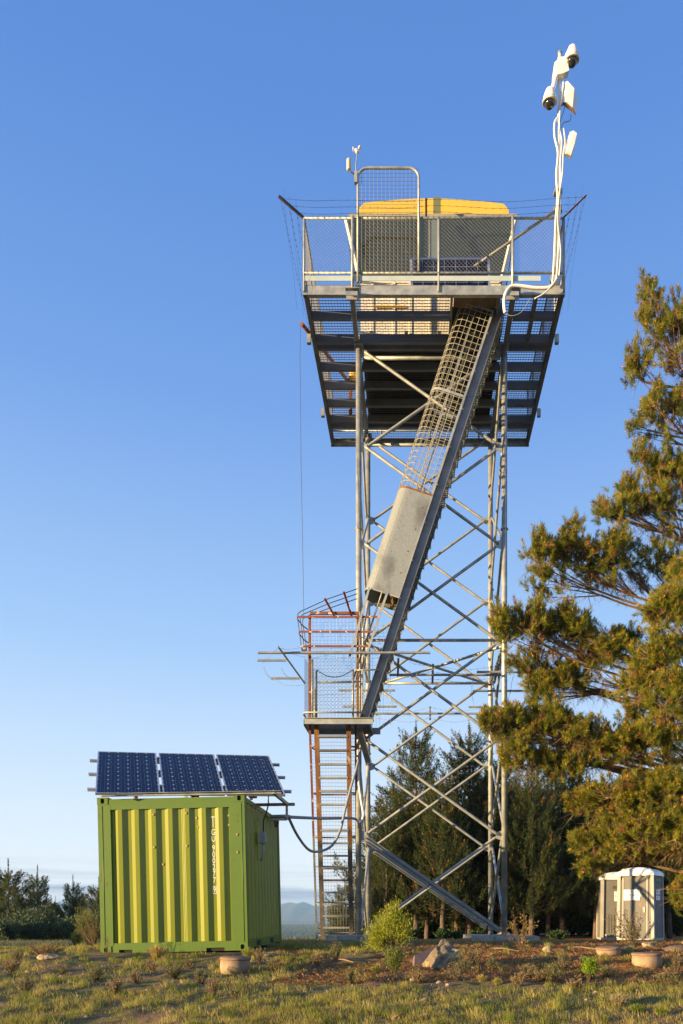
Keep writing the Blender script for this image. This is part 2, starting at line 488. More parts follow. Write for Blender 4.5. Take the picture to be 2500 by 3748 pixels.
# distant ridges
def ridge(name, Y, depth, base, fn, mat, x0, x1, n=160):
    m = MB()
    vs = []; rows = 8
    X = np.linspace(x0, x1, n)
    for j in range(rows + 1):
        tt = j / rows
        for x in X:
            h = fn(x) * math.sin(math.pi / 2 * min(1, tt * 2)) if tt < .5 else fn(x) * math.cos(math.pi / 2 * (tt * 2 - 1))
            h *= 1 + .25 * (float(vnoise(x, tt * 900, .006, 8)) - .5)
            vs.append((x, Y + depth * tt, base + h))
    fs = [(j * n + i, j * n + i + 1, (j + 1) * n + i + 1, (j + 1) * n + i) for j in range(rows) for i in range(n - 1)]
    m.add(vs, fs, 0, True)
    o = m.build(name, mat); tag(o, kind='structure'); return o
BLUEH = pmat('far forested slope', (0.05, 0.07, 0.045), (0.08, 0.09, 0.05), rough=1, scale=.01)
BROWNH = pmat('dry far hill', (0.17, 0.12, 0.07), (0.07, 0.08, 0.045), rough=1, scale=.012)
def mfn(x):
    pk = 92 + 20 * math.exp(-((x + 785) / 36) ** 2) + 24 * math.exp(-((x + 702) / 45) ** 2) + 10 * math.exp(-((x + 2000) / 400) ** 2)
    return pk + 12 * (float(vnoise(x, 0, .006, 5)) - .5) + 5 * (float(vnoise(x, 3, .03, 6)) - .5)
ridge('mountain', 4000, 1200, -50, mfn, BLUEH, -4600, 3500, 400)
hz = MB().box((-5400, -600, -75), (4400, 5600, 75))
hm = bpy.data.materials.new('air'); hm.use_nodes = True
ht = hm.node_tree; ht.nodes.remove(ht.nodes['Principled BSDF'])
pv = ht.nodes.new('ShaderNodeVolumePrincipled'); pv.inputs['Color'].default_value = (.40, .66, 1, 1); pv.inputs['Density'].default_value = HAZE
pv.inputs['Anisotropy'].default_value = 0.0
ht.links.new(pv.outputs[0], ht.nodes['Material Output'].inputs['Volume'])
if HAZE > 0: tag(hz.build('haze', hm), 'thin pale evening air over the whole landscape', 'haze', kind='stuff')
ridge('hill', 2750, 500, -52, lambda x: 24 + 11 * (float(vnoise(x, 0, .004, 7)) - .5) * 2, BROWNH, -3500, 2500, 300)

# ------------------------------------------------------------------ numpy leaf meshes
def tri_mesh(name, tris, cols, mat):
    """tris (n,3,3), cols (n,3)"""
    n = len(tris)
    me = bpy.data.meshes.new(name)
    me.vertices.add(n * 3); me.vertices.foreach_set('co', tris.astype(np.float32).ravel())
    me.loops.add(n * 3); me.polygons.add(n)
    me.loops.foreach_set('vertex_index', np.arange(n * 3, dtype=np.int32))
    me.polygons.foreach_set('loop_start', (np.arange(n) * 3).astype(np.int32))
    ca = me.color_attributes.new('col', 'FLOAT_COLOR', 'POINT')
    c4 = np.ones((n, 3, 4), np.float32); c4[:, :, :3] = cols[:, None, :]
    ca.data.foreach_set('color', c4.ravel())
    me.update()
    me.materials.append(mat)
    return me

def unit(a):
    return a / np.maximum(np.linalg.norm(a, axis=-1, keepdims=True), 1e-9)

def perp(d):
    a = np.where(np.abs(d[:, 2:3]) < .9, np.array([[0, 0, 1.]]), np.array([[1., 0, 0]]))
    s = unit(np.cross(d, a)); u = np.cross(s, d)
    return s, u

def brushes(pos, dr, L, n, nl, wd, c1, c2, rng, ang=(25, 60), bud=0.0, budc=(0.45, 0.17, 0.03), budl=.07, budr=.012, dry=0.0):
    """pine shoots: needle brushes at pos (M,3), pointing dr, length L"""
    M = len(pos)
    dr = unit(dr)
    s, u = perp(dr)
    t_ = rng.random((M, n))
    a = rng.random((M, n)) * 2 * np.pi
    th = np.radians(rng.uniform(ang[0], ang[1], (M, n)))
    th = np.where(t_ > .85, th * .5, th)
    rad = s[:, None] * np.cos(a)[..., None] + u[:, None] * np.sin(a)[..., None]
    nd = dr[:, None] * np.cos(th)[..., None] + rad * np.sin(th)[..., None]
    Ls = np.asarray(L) * np.ones(M)
    st = pos[:, None] - dr[:, None] * ((1 - t_) * Ls[:, None])[..., None]
    ln = nl * rng.uniform(.7, 1.15, (M, n))
    tip = st + nd * ln[..., None]
    side = unit(np.cross(nd, rng.normal(size=(M, n, 3))))
    mid = st + nd * (ln * .35)[..., None]
    A = st; B = mid + side * wd; C = tip; 
    tris = np.stack([A - side * wd * .5, B, C], 2).reshape(-1, 3, 3)
    k = rng.random((M, 1)); kk = np.clip(k + rng.normal(0, .22, (M, n)), 0, 1)[..., None]
    cols = (np.array(c1) * (1 - kk) + np.array(c2) * kk)
    if dry:
        dm = (rng.random((M, 1, 1)) < dry)
        cols = np.where(dm, np.array([.30, .17, .06]) * rng.uniform(.7, 1.2, (M, n, 1)), cols)
    cols = cols.reshape(-1, 3)
    if bud > 0:
        sel = rng.random(M) < bud
        p = pos[sel]; d = dr[sel]; ss = s[sel]; uu = u[sel]; m = len(p)
        k2 = 3
        for q in range(k2):
            off = (ss * rng.normal(0, 1, (m, 1)) + uu * rng.normal(0, 1, (m, 1))) * budr * 1.3 * (q > 0)
            dd = unit(d + (ss * rng.normal(0, .35, (m, 1)) + uu * rng.normal(0, .35, (m, 1))) * (q > 0) + np.array([[0, 0, .25]]))
            l2 = budl * rng.uniform(.6, 1.2, (m, 1)) * (1 if q == 0 else .7)
            b0 = p + off - dd * .01; tp = b0 + dd * l2
            s2, u2 = perp(dd)
            r3 = [b0 + dd * l2 * .35 + (s2 * math.cos(x) + u2 * math.sin(x)) * budr for x in (0, 2.09, 4.19)]
            bt = []
            for i in range(3):
                bt.append(np.stack([r3[i], r3[(i + 1) % 3], tp], 1)); bt.append(np.stack([b0, r3[(i + 1) % 3], r3[i]], 1))
            bt = np.concatenate(bt)
            bc = np.array(budc) * rng.uniform(.6, 1.25, (len(bt), 1)) * np.array([1, 1, 1])
            tris = np.concatenate([tris, bt]); cols = np.concatenate([cols, bc])
    return tris, cols

def sticks(A, B, r, rng=None, taper=.6):
    """3-sided sticks from A to B -> tris"""
    d = unit(B - A); s, u = perp(d)
    r = np.asarray(r).reshape(-1, 1) * np.ones((len(A), 1))
    ra = [A + (s * math.cos(x) + u * math.sin(x)) * r for x in (0, 2.09, 4.19)]
    rb = [B + (s * math.cos(x) + u * math.sin(x)) * r * taper for x in (0, 2.09, 4.19)]
    T = []
    for i in range(3):
        j = (i + 1) % 3
        T.append(np.stack([ra[i], ra[j], rb[j]], 1)); T.append(np.stack([ra[i], rb[j], rb[i]], 1))
    return np.concatenate(T)

def qcurve(a, b, c, n):
    t_ = np.linspace(0, 1, n)[:, None]
    return a * (1 - t_) ** 2 + 2 * b * t_ * (1 - t_) + c * t_ ** 2

def np_obj(name, me, parent=None, loc=None, kind=None):
    o = bpy.data.objects.new(name, me); COL.objects.link(o)
    if parent: o.parent = parent
    if loc is not None: o.location = loc
    if kind: o['kind'] = kind
    return o

# ================================================================== SHIPPING CONTAINER
CW, CD, CH = 2.44, 3.12, 2.59
th_ = R(1.35)
croot = thing('shipping_container', (-2.816 - CW * math.cos(th_), 12.47, .034 - CW * math.sin(th_)),
              'lime green ten foot shipping container standing on the grass left of the tower', 'container', rot=(0, -th_, 0))
def cpart(name, mb, mat, parent=croot, **k): return mb.build(name, mat, parent, local=True, **k)
TANB = pmat('tan filler', (.34, .26, .10), (.22, .13, .06), rough=.7, scale=30)
# corner posts
for (x0, x1, y0, y1) in ((0, .21, .0, .10), (CW - .255, CW, .0, .16), (0, .16, CD - .16, CD), (CW - .16, CW, CD - .16, CD)):
    cpart('corner_post', MB().box((x0, y0 + .004, .118), (x1, y1, CH - .118)), GREEN2)
# weld bead on the posts
for wx_, wy_, r_w, z0_, z1_ in ((.075, .002, .006, .14, CH - .14), (CW - .055, .002, .006, .14, CH - .14), (1.405, .010, .004, .17, CH - .21)):
    cpart('weld_seam', MB().tube([(wx_, wy_, z0_), (wx_, wy_, z1_)], r_w, 5), GREEN2)
rng_ = np.random.default_rng(3)
for k in range(9):   # scuffs and rust chips with a shape of their own
    x_ = float(rng_.choice([.03, .12, .17, 2.25, 2.33, 2.40])) + float(rng_.normal(0, .01)); z_ = float(rng_.uniform(.15, 2.4)); w_ = float(rng_.uniform(.006, .014)); h_ = float(rng_.uniform(.012, .05))
    cpart('rust_chip', MB().plate([(x_ - w_, .0032, z_), (x_, .0032, z_ - h_), (x_ + w_, .0032, z_), (x_ + w_ * .3, .0032, z_ + h_ * .5)], .001), RUSTO)
def casting(x0, y0, z0, sx, sy, sz, hole=True):
    m = MB()
    w_, h_ = sx, sz
    # front ring with an oval hole, then box behind
    cx_, cz_ = x0 + sx / 2, z0 + sz / 2
    hw, hh = .032, .042
    n = 16
    ring = []
    for k in range(n):
        a = 2 * math.pi * k / n
        c_, s_ = math.cos(a), math.sin(a)
        sc = 1 / max(abs(c_) , abs(s_))
        ring.append(((cx_ + c_ * sc * w_ / 2, cz_ + s_ * sc * h_ / 2), (cx_ + hw * np.sign(c_) * abs(c_) ** .6, cz_ + hh * np.sign(s_) * abs(s_) ** .6)))
    vs = [(o[0], y0, o[1]) for o, i in ring] + [(i[0], y0, i[1]) for o, i in ring] + [(i[0], y0 + .05, i[1]) for o, i in ring]
    fs = [(k, (k + 1) % n, n + (k + 1) % n, n + k) for k in range(n)] + [(n + k, n + (k + 1) % n, 2 * n + (k + 1) % n, 2 * n + k) for k in range(n)]
    m.add(vs, fs)
    m.add([vs[2 * n + k] for k in range(n)], [tuple(range(n))], 1)
    X0, X1, Z0, Z1, Y0, Y1 = x0, x0 + sx, z0, z0 + sz, y0, y0 + sy
    m.add([(X0, Y0, Z0), (X1, Y0, Z0), (X1, Y1, Z0), (X0, Y1, Z0), (X0, Y0, Z1), (X1, Y0, Z1), (X1, Y1, Z1), (X0, Y1, Z1)],
          [(0, 3, 2, 1), (4, 5, 6, 7), (1, 2, 6, 5), (2, 3, 7, 6), (3, 0, 4, 7)])
    return m
for x0 in (0 - .003, CW - .175):
    for z0 in (0, CH - .118):
        cpart('corner_casting', casting(x0, -.004, z0, .178, .17, .118), [GREEN2, DARKIN])
for x0 in (0 - .003, CW - .159):
    for z0 in (0, CH - .118):
        cpart('corner_casting', MB().box((x0, CD - .16, z0), (x0 + .162, CD + .004, z0 + .118)), GREEN2)
cpart('top_rail', MB().box((.178, .006, CH - .205), (CW - .178, .06, CH - .03)), GREEN2)
cpart('top_rail', MB().box((.178, CD - .07, CH - .12), (CW - .178, CD, CH - .02)), GREEN2)
m = MB()
m.box((.18, .008, .055), (CW - .18, .07, .165))
for a, b_ in ((.18, .30), (.52, 1.75), (2.05, CW - .18)):
    m.box((a, .010, .0), (b_, .07, .0549))
m.box((.30, .05, .0), (.52, .07, .0548), 1); m.box((1.75, .05, .0), (2.05, .07, .0548), 1)
cpart('bottom_rail', m, [GREEN2, DARKIN])
cpart('side_rail', MB().box((CW - .06, .166, CH - .1), (CW - .012, CD - .16, CH - .02)), GREEN2)
m = MB().box((CW - .06, .166, .03), (CW - .008, CD - .16, .17))
for y0 in (.75, 1.95):
    m.box((CW - .009, y0, .045), (CW - .004, y0 + .32, .14), 1)
cpart('side_rail', m, [GREEN2, DARKIN])
cpart('side_rail', MB().box((0, .104, CH - .1), (.05, CD - .16, CH - .02)).box((0, .104, .03), (.05, CD - .16, .17)), GREEN2)
# corrugated front
IN, OUT_ = .056, .010
prof = [(.212, IN)]
for xo in (.329, .609, .889, 1.167, 1.444, 1.724, 2.002):
    prof += [(xo - .070, IN), (xo, OUT_), (xo + .070, OUT_), (xo + .140, IN)]
prof.append((2.184, IN))
prof2 = sorted(set(prof))
vs = []; fs = []
for x, y in prof2:
    vs += [(x, y, .166), (x, y, CH - .206), (x, y + .004, .166), (x, y + .004, CH - .206)]
for i in range(len(prof2) - 1):
    a = i * 4; fs += [(a, a + 4, a + 5, a + 1), (a + 2, a + 3, a + 7, a + 6), (a + 1, a + 5, a + 7, a + 3)]
cpart('corrugated_panel', MB().add(vs, fs), GREEN)
# bolts / patched bullet dents on the front
for (bx, bz) in ((.929, 2.29), (.929, 1.745), (1.475, 2.30), (1.475, 1.755), (1.632, 2.22), (1.65, 2.07), (1.055, 1.46), (2.17, 2.25), (2.17, 2.09), (2.315, 1.925), (2.315, 1.63)):
    yy = float(np.interp(bx, [p[0] for p in prof2], [p[1] for p in prof2])) if bx < 2.18 else .004
    MBt = MB().lathe([(.022, 0), (.024, .004), (.012, .010), (.005, .012)], 12, (bx, yy - .0, bz), Matrix.Rotation(R(90), 3, 'X'))
    cpart('bolt', MBt, TANB)
# corrugated side + roof + back
def corr_side(x_out, sgn, name):
    pr = []; y = .17
    while y < CD - .17:
        for dy, d in ((0, 0), (.072, 0), (.14, .036), (.21, .036)):
            if y + dy < CD - .16: pr.append((y + dy, d))
        y += .278
    pr.append((CD - .16, 0))
    vs = []; fs = []
    for y, d in pr:
        x = x_out - sgn * d
        vs += [(x, y, .171), (x, y, CH - .101), (x - sgn * .004, y, .171), (x - sgn * .004, y, CH - .101)]
    for i in range(len(pr) - 1):
        a = i * 4; fs += [(a, a + 4, a + 5, a + 1), (a + 2, a + 3, a + 7, a + 6)]
    cpart(name, MB().add(vs, fs), GREEN)
corr_side(CW - .014, 1, 'corrugated_panel'); corr_side(.014, -1, 'corrugated_panel')
cpart('roof_panel', MB().box((.05, .06, CH - .04), (CW - .06, CD - .07, CH - .028)), GREEN)
cpart('back_panel', MB().box((.16, CD - .06, .1), (CW - .16, CD - .05, CH - .12)), GREEN)
cpart('floor_panel', MB().box((.05, .07, .10), (CW - .06, CD - .06, .13)), DARKIN)
# lettering, stacked vertically on the inner flat before the last ridge
def text_mesh(s, size, M, mat, name, parent, ext=.0015, sx=1.0):
    cu = bpy.data.curves.new('t', 'FONT'); cu.body = s; cu.size = size; cu.extrude = ext; cu.align_x = 'CENTER'; cu.align_y = 'CENTER'
    cu.resolution_u = 3
    ob = bpy.data.objects.new('t', cu); COL.objects.link(ob)
    dg = bpy.context.evaluated_depsgraph_get()
    mm = bpy.data.meshes.new_from_object(ob.evaluated_get(dg))
    bpy.data.objects.remove(ob)
    mm.transform(M @ Matrix.Diagonal((sx, 1, 1, 1)))
    mm.materials.clear(); mm.materials.append(mat)
    o = bpy.data.objects.new(name, mm); COL.objects.link(o); o.parent = parent
    return o
fx = 1.900
letters = [('T', 580), ('I', 619), ('G', 672), ('U', 720), ('9', 786), ('0', 832), ('0', 877), ('2', 922), ('7', 970), ('7', 1017), ('9', 1086)]
for ch, yc in letters:
    zc = (1525 - yc) / 432 + .0
    M = Matrix.Translation((fx, IN - .0025, zc)) @ Matrix.Rotation(R(90), 4, 'X')
    text_mesh(ch, .135 if ch != '9' or yc < 1000 else .12, M, WHITE, 'letter', croot, sx=.78)
zc = (1525 - 1086) / 432
m = MB()
for a, b_ in (((-.033, -.062), (.033, -.055)), ((-.033, .055), (.033, .062)), ((-.033, -.0549), (-.027, .0549)), ((.027, -.0549), (.033, .0549))):
    m.box((fx + a[0], IN - .003, zc + a[1]), (fx + b_[0], IN - .001, zc + b_[1]))
cpart('letter_frame', m, WHITE)

# junction box on the container's right side
jr = thing('junction_box', (-2.80, 13.55, 1.95), 'small grey electrical box fixed high on the container side', 'electrical box')
MB().box((-2.826, 13.42, 1.90), (-2.74, 13.60, 2.10)).box((-2.7395, 13.43, 1.91), (-2.73, 13.59, 2.09)).build('box_body', GREY, jr)
MB().tube([(-2.77, 13.5, 1.90), (-2.77, 13.5, 1.76), (-2.79, 13.52, 1.64), (-2.825, 13.55, 1.60)], .018, 8).build('conduit', GREY, jr)
MB().tube([(-2.77, 13.5, 2.10), (-2.77, 13.5, 2.3), (-2.70, 13.4, 2.42), (-2.62, 13.2, 2.55), (-2.6, 13.1, 2.72)], .012, 6).build('cable', BLACK, jr)

# ================================================================== SOLAR PANELS
yaw, tilt, PL_, roll_ = .349, .559, 1.869, .045
U = Vector((math.cos(yaw) * math.cos(roll_), math.sin(yaw) * math.cos(roll_), math.sin(roll_)))
F = Vector((-math.sin(yaw) * math.cos(tilt), math.cos(yaw) * math.cos(tilt), math.sin(tilt)))
F = (F - U * F.dot(U)).normalized()
NN = U.cross(F).normalized()
ncol, nrow = 6, 10
cellw = (1.0 - .05) / ncol; cellh = (PL_ - .05) / nrow
# mono cell with clipped corners
cc = .022; a_, b_ = cellw / 2 - .0024, cellh / 2 - .0016
cellmb = MB().plate([(-a_ + cc, -b_, 0), (a_ - cc, -b_, 0), (a_, -b_ + cc, 0), (a_, b_ - cc, 0), (a_ - cc, b_, 0), (-a_ + cc, b_, 0), (-a_, b_ - cc, 0), (-a_, -b_ + cc, 0)], .002)
cellme = cellmb.mesh('cell', CELL)
busm = MB()
for k in range(nrow): pass
plab = ['leftmost solar panel on the rack above the green container', 'middle solar panel on the rack above the green container', 'rightmost solar panel on the rack, overhanging the container side']
origin0 = Vector((-5.21, 12.148, 2.591))
rk = thing('solar_array', (-3.9, 13.2, 2.62), 'three dark solar panels on an aluminium rack above the green container', 'solar array')
MP = Matrix((U, F, NN)).transposed()
for i in range(3):
    o0 = origin0 + U * (i * 1.04)
    r_ = bpy.data.objects.new('solar_panel', None); r_.empty_display_size = .2; COL.objects.link(r_); r_.parent = rk
    r_.location = o0 - Vector(rk.location); r_.rotation_euler = MP.to_euler(); r_['label'] = plab[i]
    fr = MB().box((0, 0, -.035), (1, .018, .004)).box((0, PL_ - .018, -.035), (1, PL_, .004)).box((0, .0181, -.035), (.018, PL_ - .0181, .004)).box((.982, .0181, -.035), (1, PL_ - .0181, .004))
    fr.build('frame', ALU, r_, local=True)
    MB().box((.0181, .0181, -.008), (.9819, PL_ - .0181, -.003)).build('backsheet', BACKSH, r_, local=True)
    for a in range(ncol):
        for c in range(nrow):
            o = bpy.data.objects.new('cell', cellme); COL.objects.link(o); o.parent = r_
            o.location = (.025 + cellw * (a + .5), .025 + cellh * (c + .5), 0)
    bb = MB()
    for a in range(ncol):
        for q in (-.03, .03):
            x = .025 + cellw * (a + .5) + q
            bb.box((x - .0004, .03, .0012), (x + .0004, PL_ - .03, .0018))
    bb.build('busbars', BACKSH, r_, local=True, kind='stuff')
for v in (.30, .95, 1.58):
    p = origin0 + F * v - NN * .058
    MB().channel(p - U * .13, p + U * 3.24, .05, .045, .006, NN).build('rail', ALU, rk)
for u_ in (.62, 1.52, 2.5):
    lo = origin0 + U * u_ + F * .05; hi = origin0 + U * u_ + F * 1.75
    MB().beam(lo - NN * .105, hi - NN * .105, .05, .045, NN).build('rafter', ALU, rk)
    hb = hi - NN * .11
    MB().beam((hb.x, hb.y, 2.63), hb, .045, .045).build('strut', GALV, rk)
    MB().box((lo.x - .06, lo.y + .02, 2.59 + .03 * u_), (lo.x + .06, lo.y + .16, 2.635 + .03 * u_)).build('foot', RUSTO, rk)
for v in (0.02, 1.35):
    p = Vector((-5.2, 12.36 + v, 2.59)); q = Vector((-2.27, 12.5 + v * 1.05, 2.66))
    MB().channel(p, q, .06, .05, .006).build('base_rail', GALV, rk)
q = Vector((-2.40, 12.5, 2.66))
MB().beam(q, q + Vector((0, 1.4, 0)), .05, .05).beam(q + Vector((0, 1.3, 0)), q + Vector((0, 1.3, -.3)), .04, .04).beam(q + Vector((0, 1.3, -.29)), q + Vector((-.3, 1.3, -.29)), .04, .04).build('bracket', GALV, rk)
for i in (1, 2):
    for v in (.3, .95, 1.58):
        c_ = origin0 + U * (i * 1.04 - .02) + F * v
        MB().beam(c_ - U * .018, c_ + U * .018, .05, .05, NN).build('panel_clamp', DARKST, rk)

# ================================================================== LOOKOUT TOWER
YF, YB = 17.94, 21.30
XL, XR = PX(1313, YF), PX(1846, YF)          # front legs
XLb, XRb = XL, XR
ZP = 14.20                                   # underside of the platform steel
YP0, YP1 = 16.47, 21.84
XP0, XP1 = PX(1112, YP0), PX(2065, YP0)
tw = thing('lookout_tower', ((XL + XR) / 2, (YF + YB) / 2, G(.33, 19.6)), 'tall four legged galvanised steel lookout tower with a grated platform on top', 'tower')
nodes = [.22, 2.50, 4.80, 7.13, 9.45, 11.77, 14.02]
def leg(x, y):
    zb = G(x, y) + .02
    m = MB().tube([(x, y, zb), (x, y, ZP - .02)], .068, 14)
    lg = m.build('leg', GALV, tw)
    MB().box((x - .16, y - .16, zb - .0), (x + .16, y + .16, zb + .025)).build('base_plate', GALVD, lg)
    MB().box((x - .11, y - .11, ZP - .045), (x + .11, y + .11, ZP - .021)).build('cap_plate', GALV, lg)
    for k, z in enumerate(nodes[1:-1]):
        MB().lathe([(.095, 0), (.095, .02)], 12, (x, y, z + .35)).build('flange', GALV, lg) if k in (1, 3) else None
for x in (XL, XR):
    for y in (YF, YB): leg(x, y)
def gusset(x, y, z, axis, sg):
    t_ = .012
    if axis == 'x': pts = [(x + sg * .06, y, z - .12), (x + sg * .06, y, z + .12), (x + sg * .20, y, z + .07), (x + sg * .20, y, z - .07)]
    else: pts = [(x, y + sg * .06, z - .12), (x, y + sg * .06, z + .12), (x, y + sg * .20, z + .07), (x, y + sg * .20, z - .07)]
    MB().plate(pts, t_).build('gusset_plate', GALV, tw)
def brace(a, b_, r=.036, mat=GALV, off=Vector((0, 0, 0))):
    a = Vector(a) + off; b_ = Vector(b_) + off
    d = (b_ - a).normalized()
    MB().tube([a + d * .0, a + d * .12, b_ - d * .12, b_ - d * .0], [r * .6, r, r, r * .6], 10).build('brace', mat, tw)
for fi, (yy, so_) in enumerate(((YF, -1), (YB, 1))):
    for k in range(len(nodes) - 1):
        z0, z1 = nodes[k], nodes[k + 1]
        a = .14
        if k == 0:   # heavier double angle on one diagonal
            for dz in (0, .085):
                MB().angle((XL + a, yy - .05 + dz * .1, z1 - .06 - dz), (XR - a, yy - .05 + dz * .1, z0 + .02 - dz * .8), .065, .008).build('brace', GALVD, tw)
        else:
            brace((XL + a, yy, z1), (XR - a, yy, z0), off=Vector((0, .04 * so_, 0)))
        brace((XL + a, yy, z0), (XR - a, yy, z1), off=Vector((0, -.04 * so_, 0)))
    for z in nodes[1:]:
        gusset(XL, yy, z, 'x', 1); gusset(XR, yy, z, 'x', -1)
for xx in (XL, XR):
    for k in range(len(nodes) - 1):
        z0, z1 = nodes[k], nodes[k + 1]
        brace((xx, YF + .14, z0), (xx, YB - .14, z1), .033, off=Vector((.035, 0, 0)))
        brace((xx, YF + .14, z1), (xx, YB - .14, z0), .033, off=Vector((-.035, 0, 0)))
    for z in nodes[1:]:
        gusset(xx, YF, z, 'y', 1); gusset(xx, YB, z, 'y', -1)
zr = 7.16
for y in (YF, YB):
    MB().tube([(XL + .07, y, zr), (XR - .07, y, zr)], .036, 10).build('horizontal_tie', GALV, tw)
for x in (XL, XR):
    MB().tube([(x, YF + .07, zr), (x, YB - .07, zr)], .034, 10).build('horizontal_tie', GALV, tw)
brace((XL, YF, zr - .05), (XR, YB, zr - .05), .034); brace((XR, YF, zr - .13), (XL, YB, zr - .13), .034)
for y in (YF + .03, YB):
    MB().tube([(XL + .10, y, nodes[-1] - .1), (XR - .10, y, nodes[-1] - .1)], .042, 10).build('horizontal_tie', GALV, tw)

# platform steel: longitudinal beams above the legs, edge beams, joists
for x, sd in ((XL, 1), (XR, -1)):
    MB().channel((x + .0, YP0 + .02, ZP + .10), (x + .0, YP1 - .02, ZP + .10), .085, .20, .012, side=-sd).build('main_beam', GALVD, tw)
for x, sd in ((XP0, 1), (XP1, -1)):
    MB().channel((x, YP0 + .015, ZP + .10), (x, YP1, ZP + .10), .07, .20, .010, side=sd).build('edge_beam', ZINCSHADE, tw)
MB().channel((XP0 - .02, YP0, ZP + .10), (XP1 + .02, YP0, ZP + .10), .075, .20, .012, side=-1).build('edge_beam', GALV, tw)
MB().channel((XP0 - .02, YP1, ZP + .10), (XP1 + .02, YP1, ZP + .10), .075, .20, .012, side=1).build('edge_beam', GALV, tw)
JY = [17.15, 17.86, 18.07, 18.76, 19.42, 20.09, 20.74, 20.98]
HX0, HX1 = PX(1652, 16.9), PX(1822, 16.9)         # stair opening
for jy in JY:
    segs = [(XP0 + .08, XL - .1), (XL + .02, XR - .02), (XR + .1, XP1 - .08)]
    if jy < 18: segs = [(XP0 + .08, XL - .1), (XL + .02, HX0), (XR + .1, XP1 - .08)]
    for a, b_ in segs:
        MB().channel((a, jy, ZP + .10), (b_, jy, ZP + .10), .07, .185, .010, side=-1).build('joist', ZINCSHADE, tw)
for x in (HX0, HX1):
    MB().beam((x, YP0 + .09, ZP + .10), (x, 18.02, ZP + .10), .05, .185).build('trimmer', ZINCSHADE, tw)
MB().beam((2.62, YP0 + .09, ZP + .11), (2.62, 18.0, ZP + .11), .07, .16).build('trimmer', ZINCSHADE, tw)
MB().box((HX0 + .05, YP0 + .10, ZP + .21), (HX1 + .05, YP0 + .62, ZP + .22)).build('hatch_or_shade_plate', pmat('brown hatch sheet', (.22, .15, .07), (.13, .09, .05), rough=.7, scale=5), tw)
MB().box((HX0 - .02, YP0 + .63, ZP + .24), (HX1 + .02, 18.06, ZP + .252)).build('hatch_or_shade_plate', DARKIN, tw)  # dark sheet added where the opening shows only the cabin's unlit underside
# grating
gzp = ZP + .225
gm_ = MB()
for (x0, x1, y0, y1) in ((XP0 + .02, HX0 - .03, YP0 + .02, YP1 - .02), (HX1 + .03, XP1 - .02, YP0 + .02, YP1 - .02), (HX0 - .028, HX1 + .028, 18.04, YP1 - .02)):
    x = x0
    while x < x1:
        gm_.box((x, y0, gzp - .008), (x + .0045, y1, gzp + .008)); x += .066
    y = y0
    while y < y1:
        gm_.box((x0, y, gzp - .007), (x1, y + .006, gzp + .0082)); y += .082
gm_.build('floor_grating', GRATE, tw, kind='stuff')

# ---- guard rail (its own builder, parts of the tower)
def rail_side(a, b_, n, brackets=False):
    """a,b corners (x,y); n list of post positions as fractions"""
    a = Vector((a[0], a[1], 0)); b_ = Vector((b_[0], b_[1], 0))
    zt, zb = 15.86, 14.66
    up = Vector((0, 0, 1))
    MB().tube([a + up * zt, b_ + up * zt], .024, 8).build('top_rail', GALV, tw)
    MB().tube([a + up * zb, b_ + up * zb], .024, 8).build('bottom_rail', GALV, tw)
    for f in n:
        p = a.lerp(b_, f)
        MB().tube([p + up * 14.25, p + up * zt], .026, 8).build('rail_post', GALV, tw)
    d = (b_ - a); Ln = d.length; d.normalize()
    nr = Vector((-d.y, d.x, 0))
    m = MB(); H = zt - zb; s = .085
    k = -H
    while k < Ln:
        t0, t1 = max(k, 0), min(k + H, Ln)
        if t1 > t0:
            p = a + d * t0 + up * (zb + (t0 - k)); q = a + d * t1 + up * (zb + (t1 - k))
            m.tube([p + nr * .003, q + nr * .003], .0026, 3, caps=False)
            p = a + d * t0 + up * (zt - (t0 - k)); q = a + d * t1 + up * (zt - (t1 - k))
            m.tube([p - nr * .003, q - nr * .003], .0026, 3, caps=False)
        k += s
    m.build('chain_link_mesh', WIRE, tw, kind='stuff')
    # wire lacing round the rails
    m = MB(); k = .05
    while k < Ln - .1:
        for z in (zb, zt):
            p = a + d * k + up * z
            m.tube([p - up * .03 - nr * .031, p + d * .03 + up * .03 - nr * .031], .004, 3, caps=False)
        k += .12
    m.build('lacing_wire', DARKST, tw, kind='stuff')
yf = YP0 - .02
def fr_(px): return (PX(px, yf) - (XP0 + .01)) / (XP1 - XP0 - .02)
rail_side((XP0 + .01, yf), (XP1 - .01, yf), [0, fr_(1606), 1])
rail_side((XP0 + .01, YP1), (XP0 + .01, yf), [0, .18, .5, .8])
rail_side((XP1 - .01, yf), (XP1 - .01, YP1), [.2, .5, .82, 1])
rail_side((XP1 - .01, YP1), (XP0 + .01, YP1), [.25, .5, .75])
for px in (1290, 1877):
    x = PX(px, YP0 - .07)
    MB().tube([(x, YP0 - .07, 14.13), (x, YP0 - .07, 15.86)], .031, 10).build('rail_post', GALV, tw)
    MB().box((x - .15, YP0 - .16, 14.22), (x + .15, YP0 - .012, 14.235)).box((x - .14, YP0 - .012 - .012, 14.08), (x + .14, YP0 - .013, 14.219)).box((x - .14, YP0 - .16, 14.06), (x + .12, YP0 - .15, 14.15)).build('post_bracket', GALV, tw)
MB().box((XP0, YP0 - .04, 14.475), (PX(1978, YP0), YP0 - .03, 14.585)).build('kick_plate', pmat('pale blue kick board', (.42, .50, .50), (.36, .43, .42), rough=.5, scale=3), tw)
# side outrigger brackets under left edge
for (yy) in (17.6, 20.2):
    MB().box((XP0 - .10, yy, 14.02), (XP0 - .012, yy + .09, 14.22)).build('post_bracket', GALV, tw)
    MB().box((XP1 + .012, yy, 14.02), (XP1 + .10, yy + .09, 14.22)).build('post_bracket', GALV, tw)

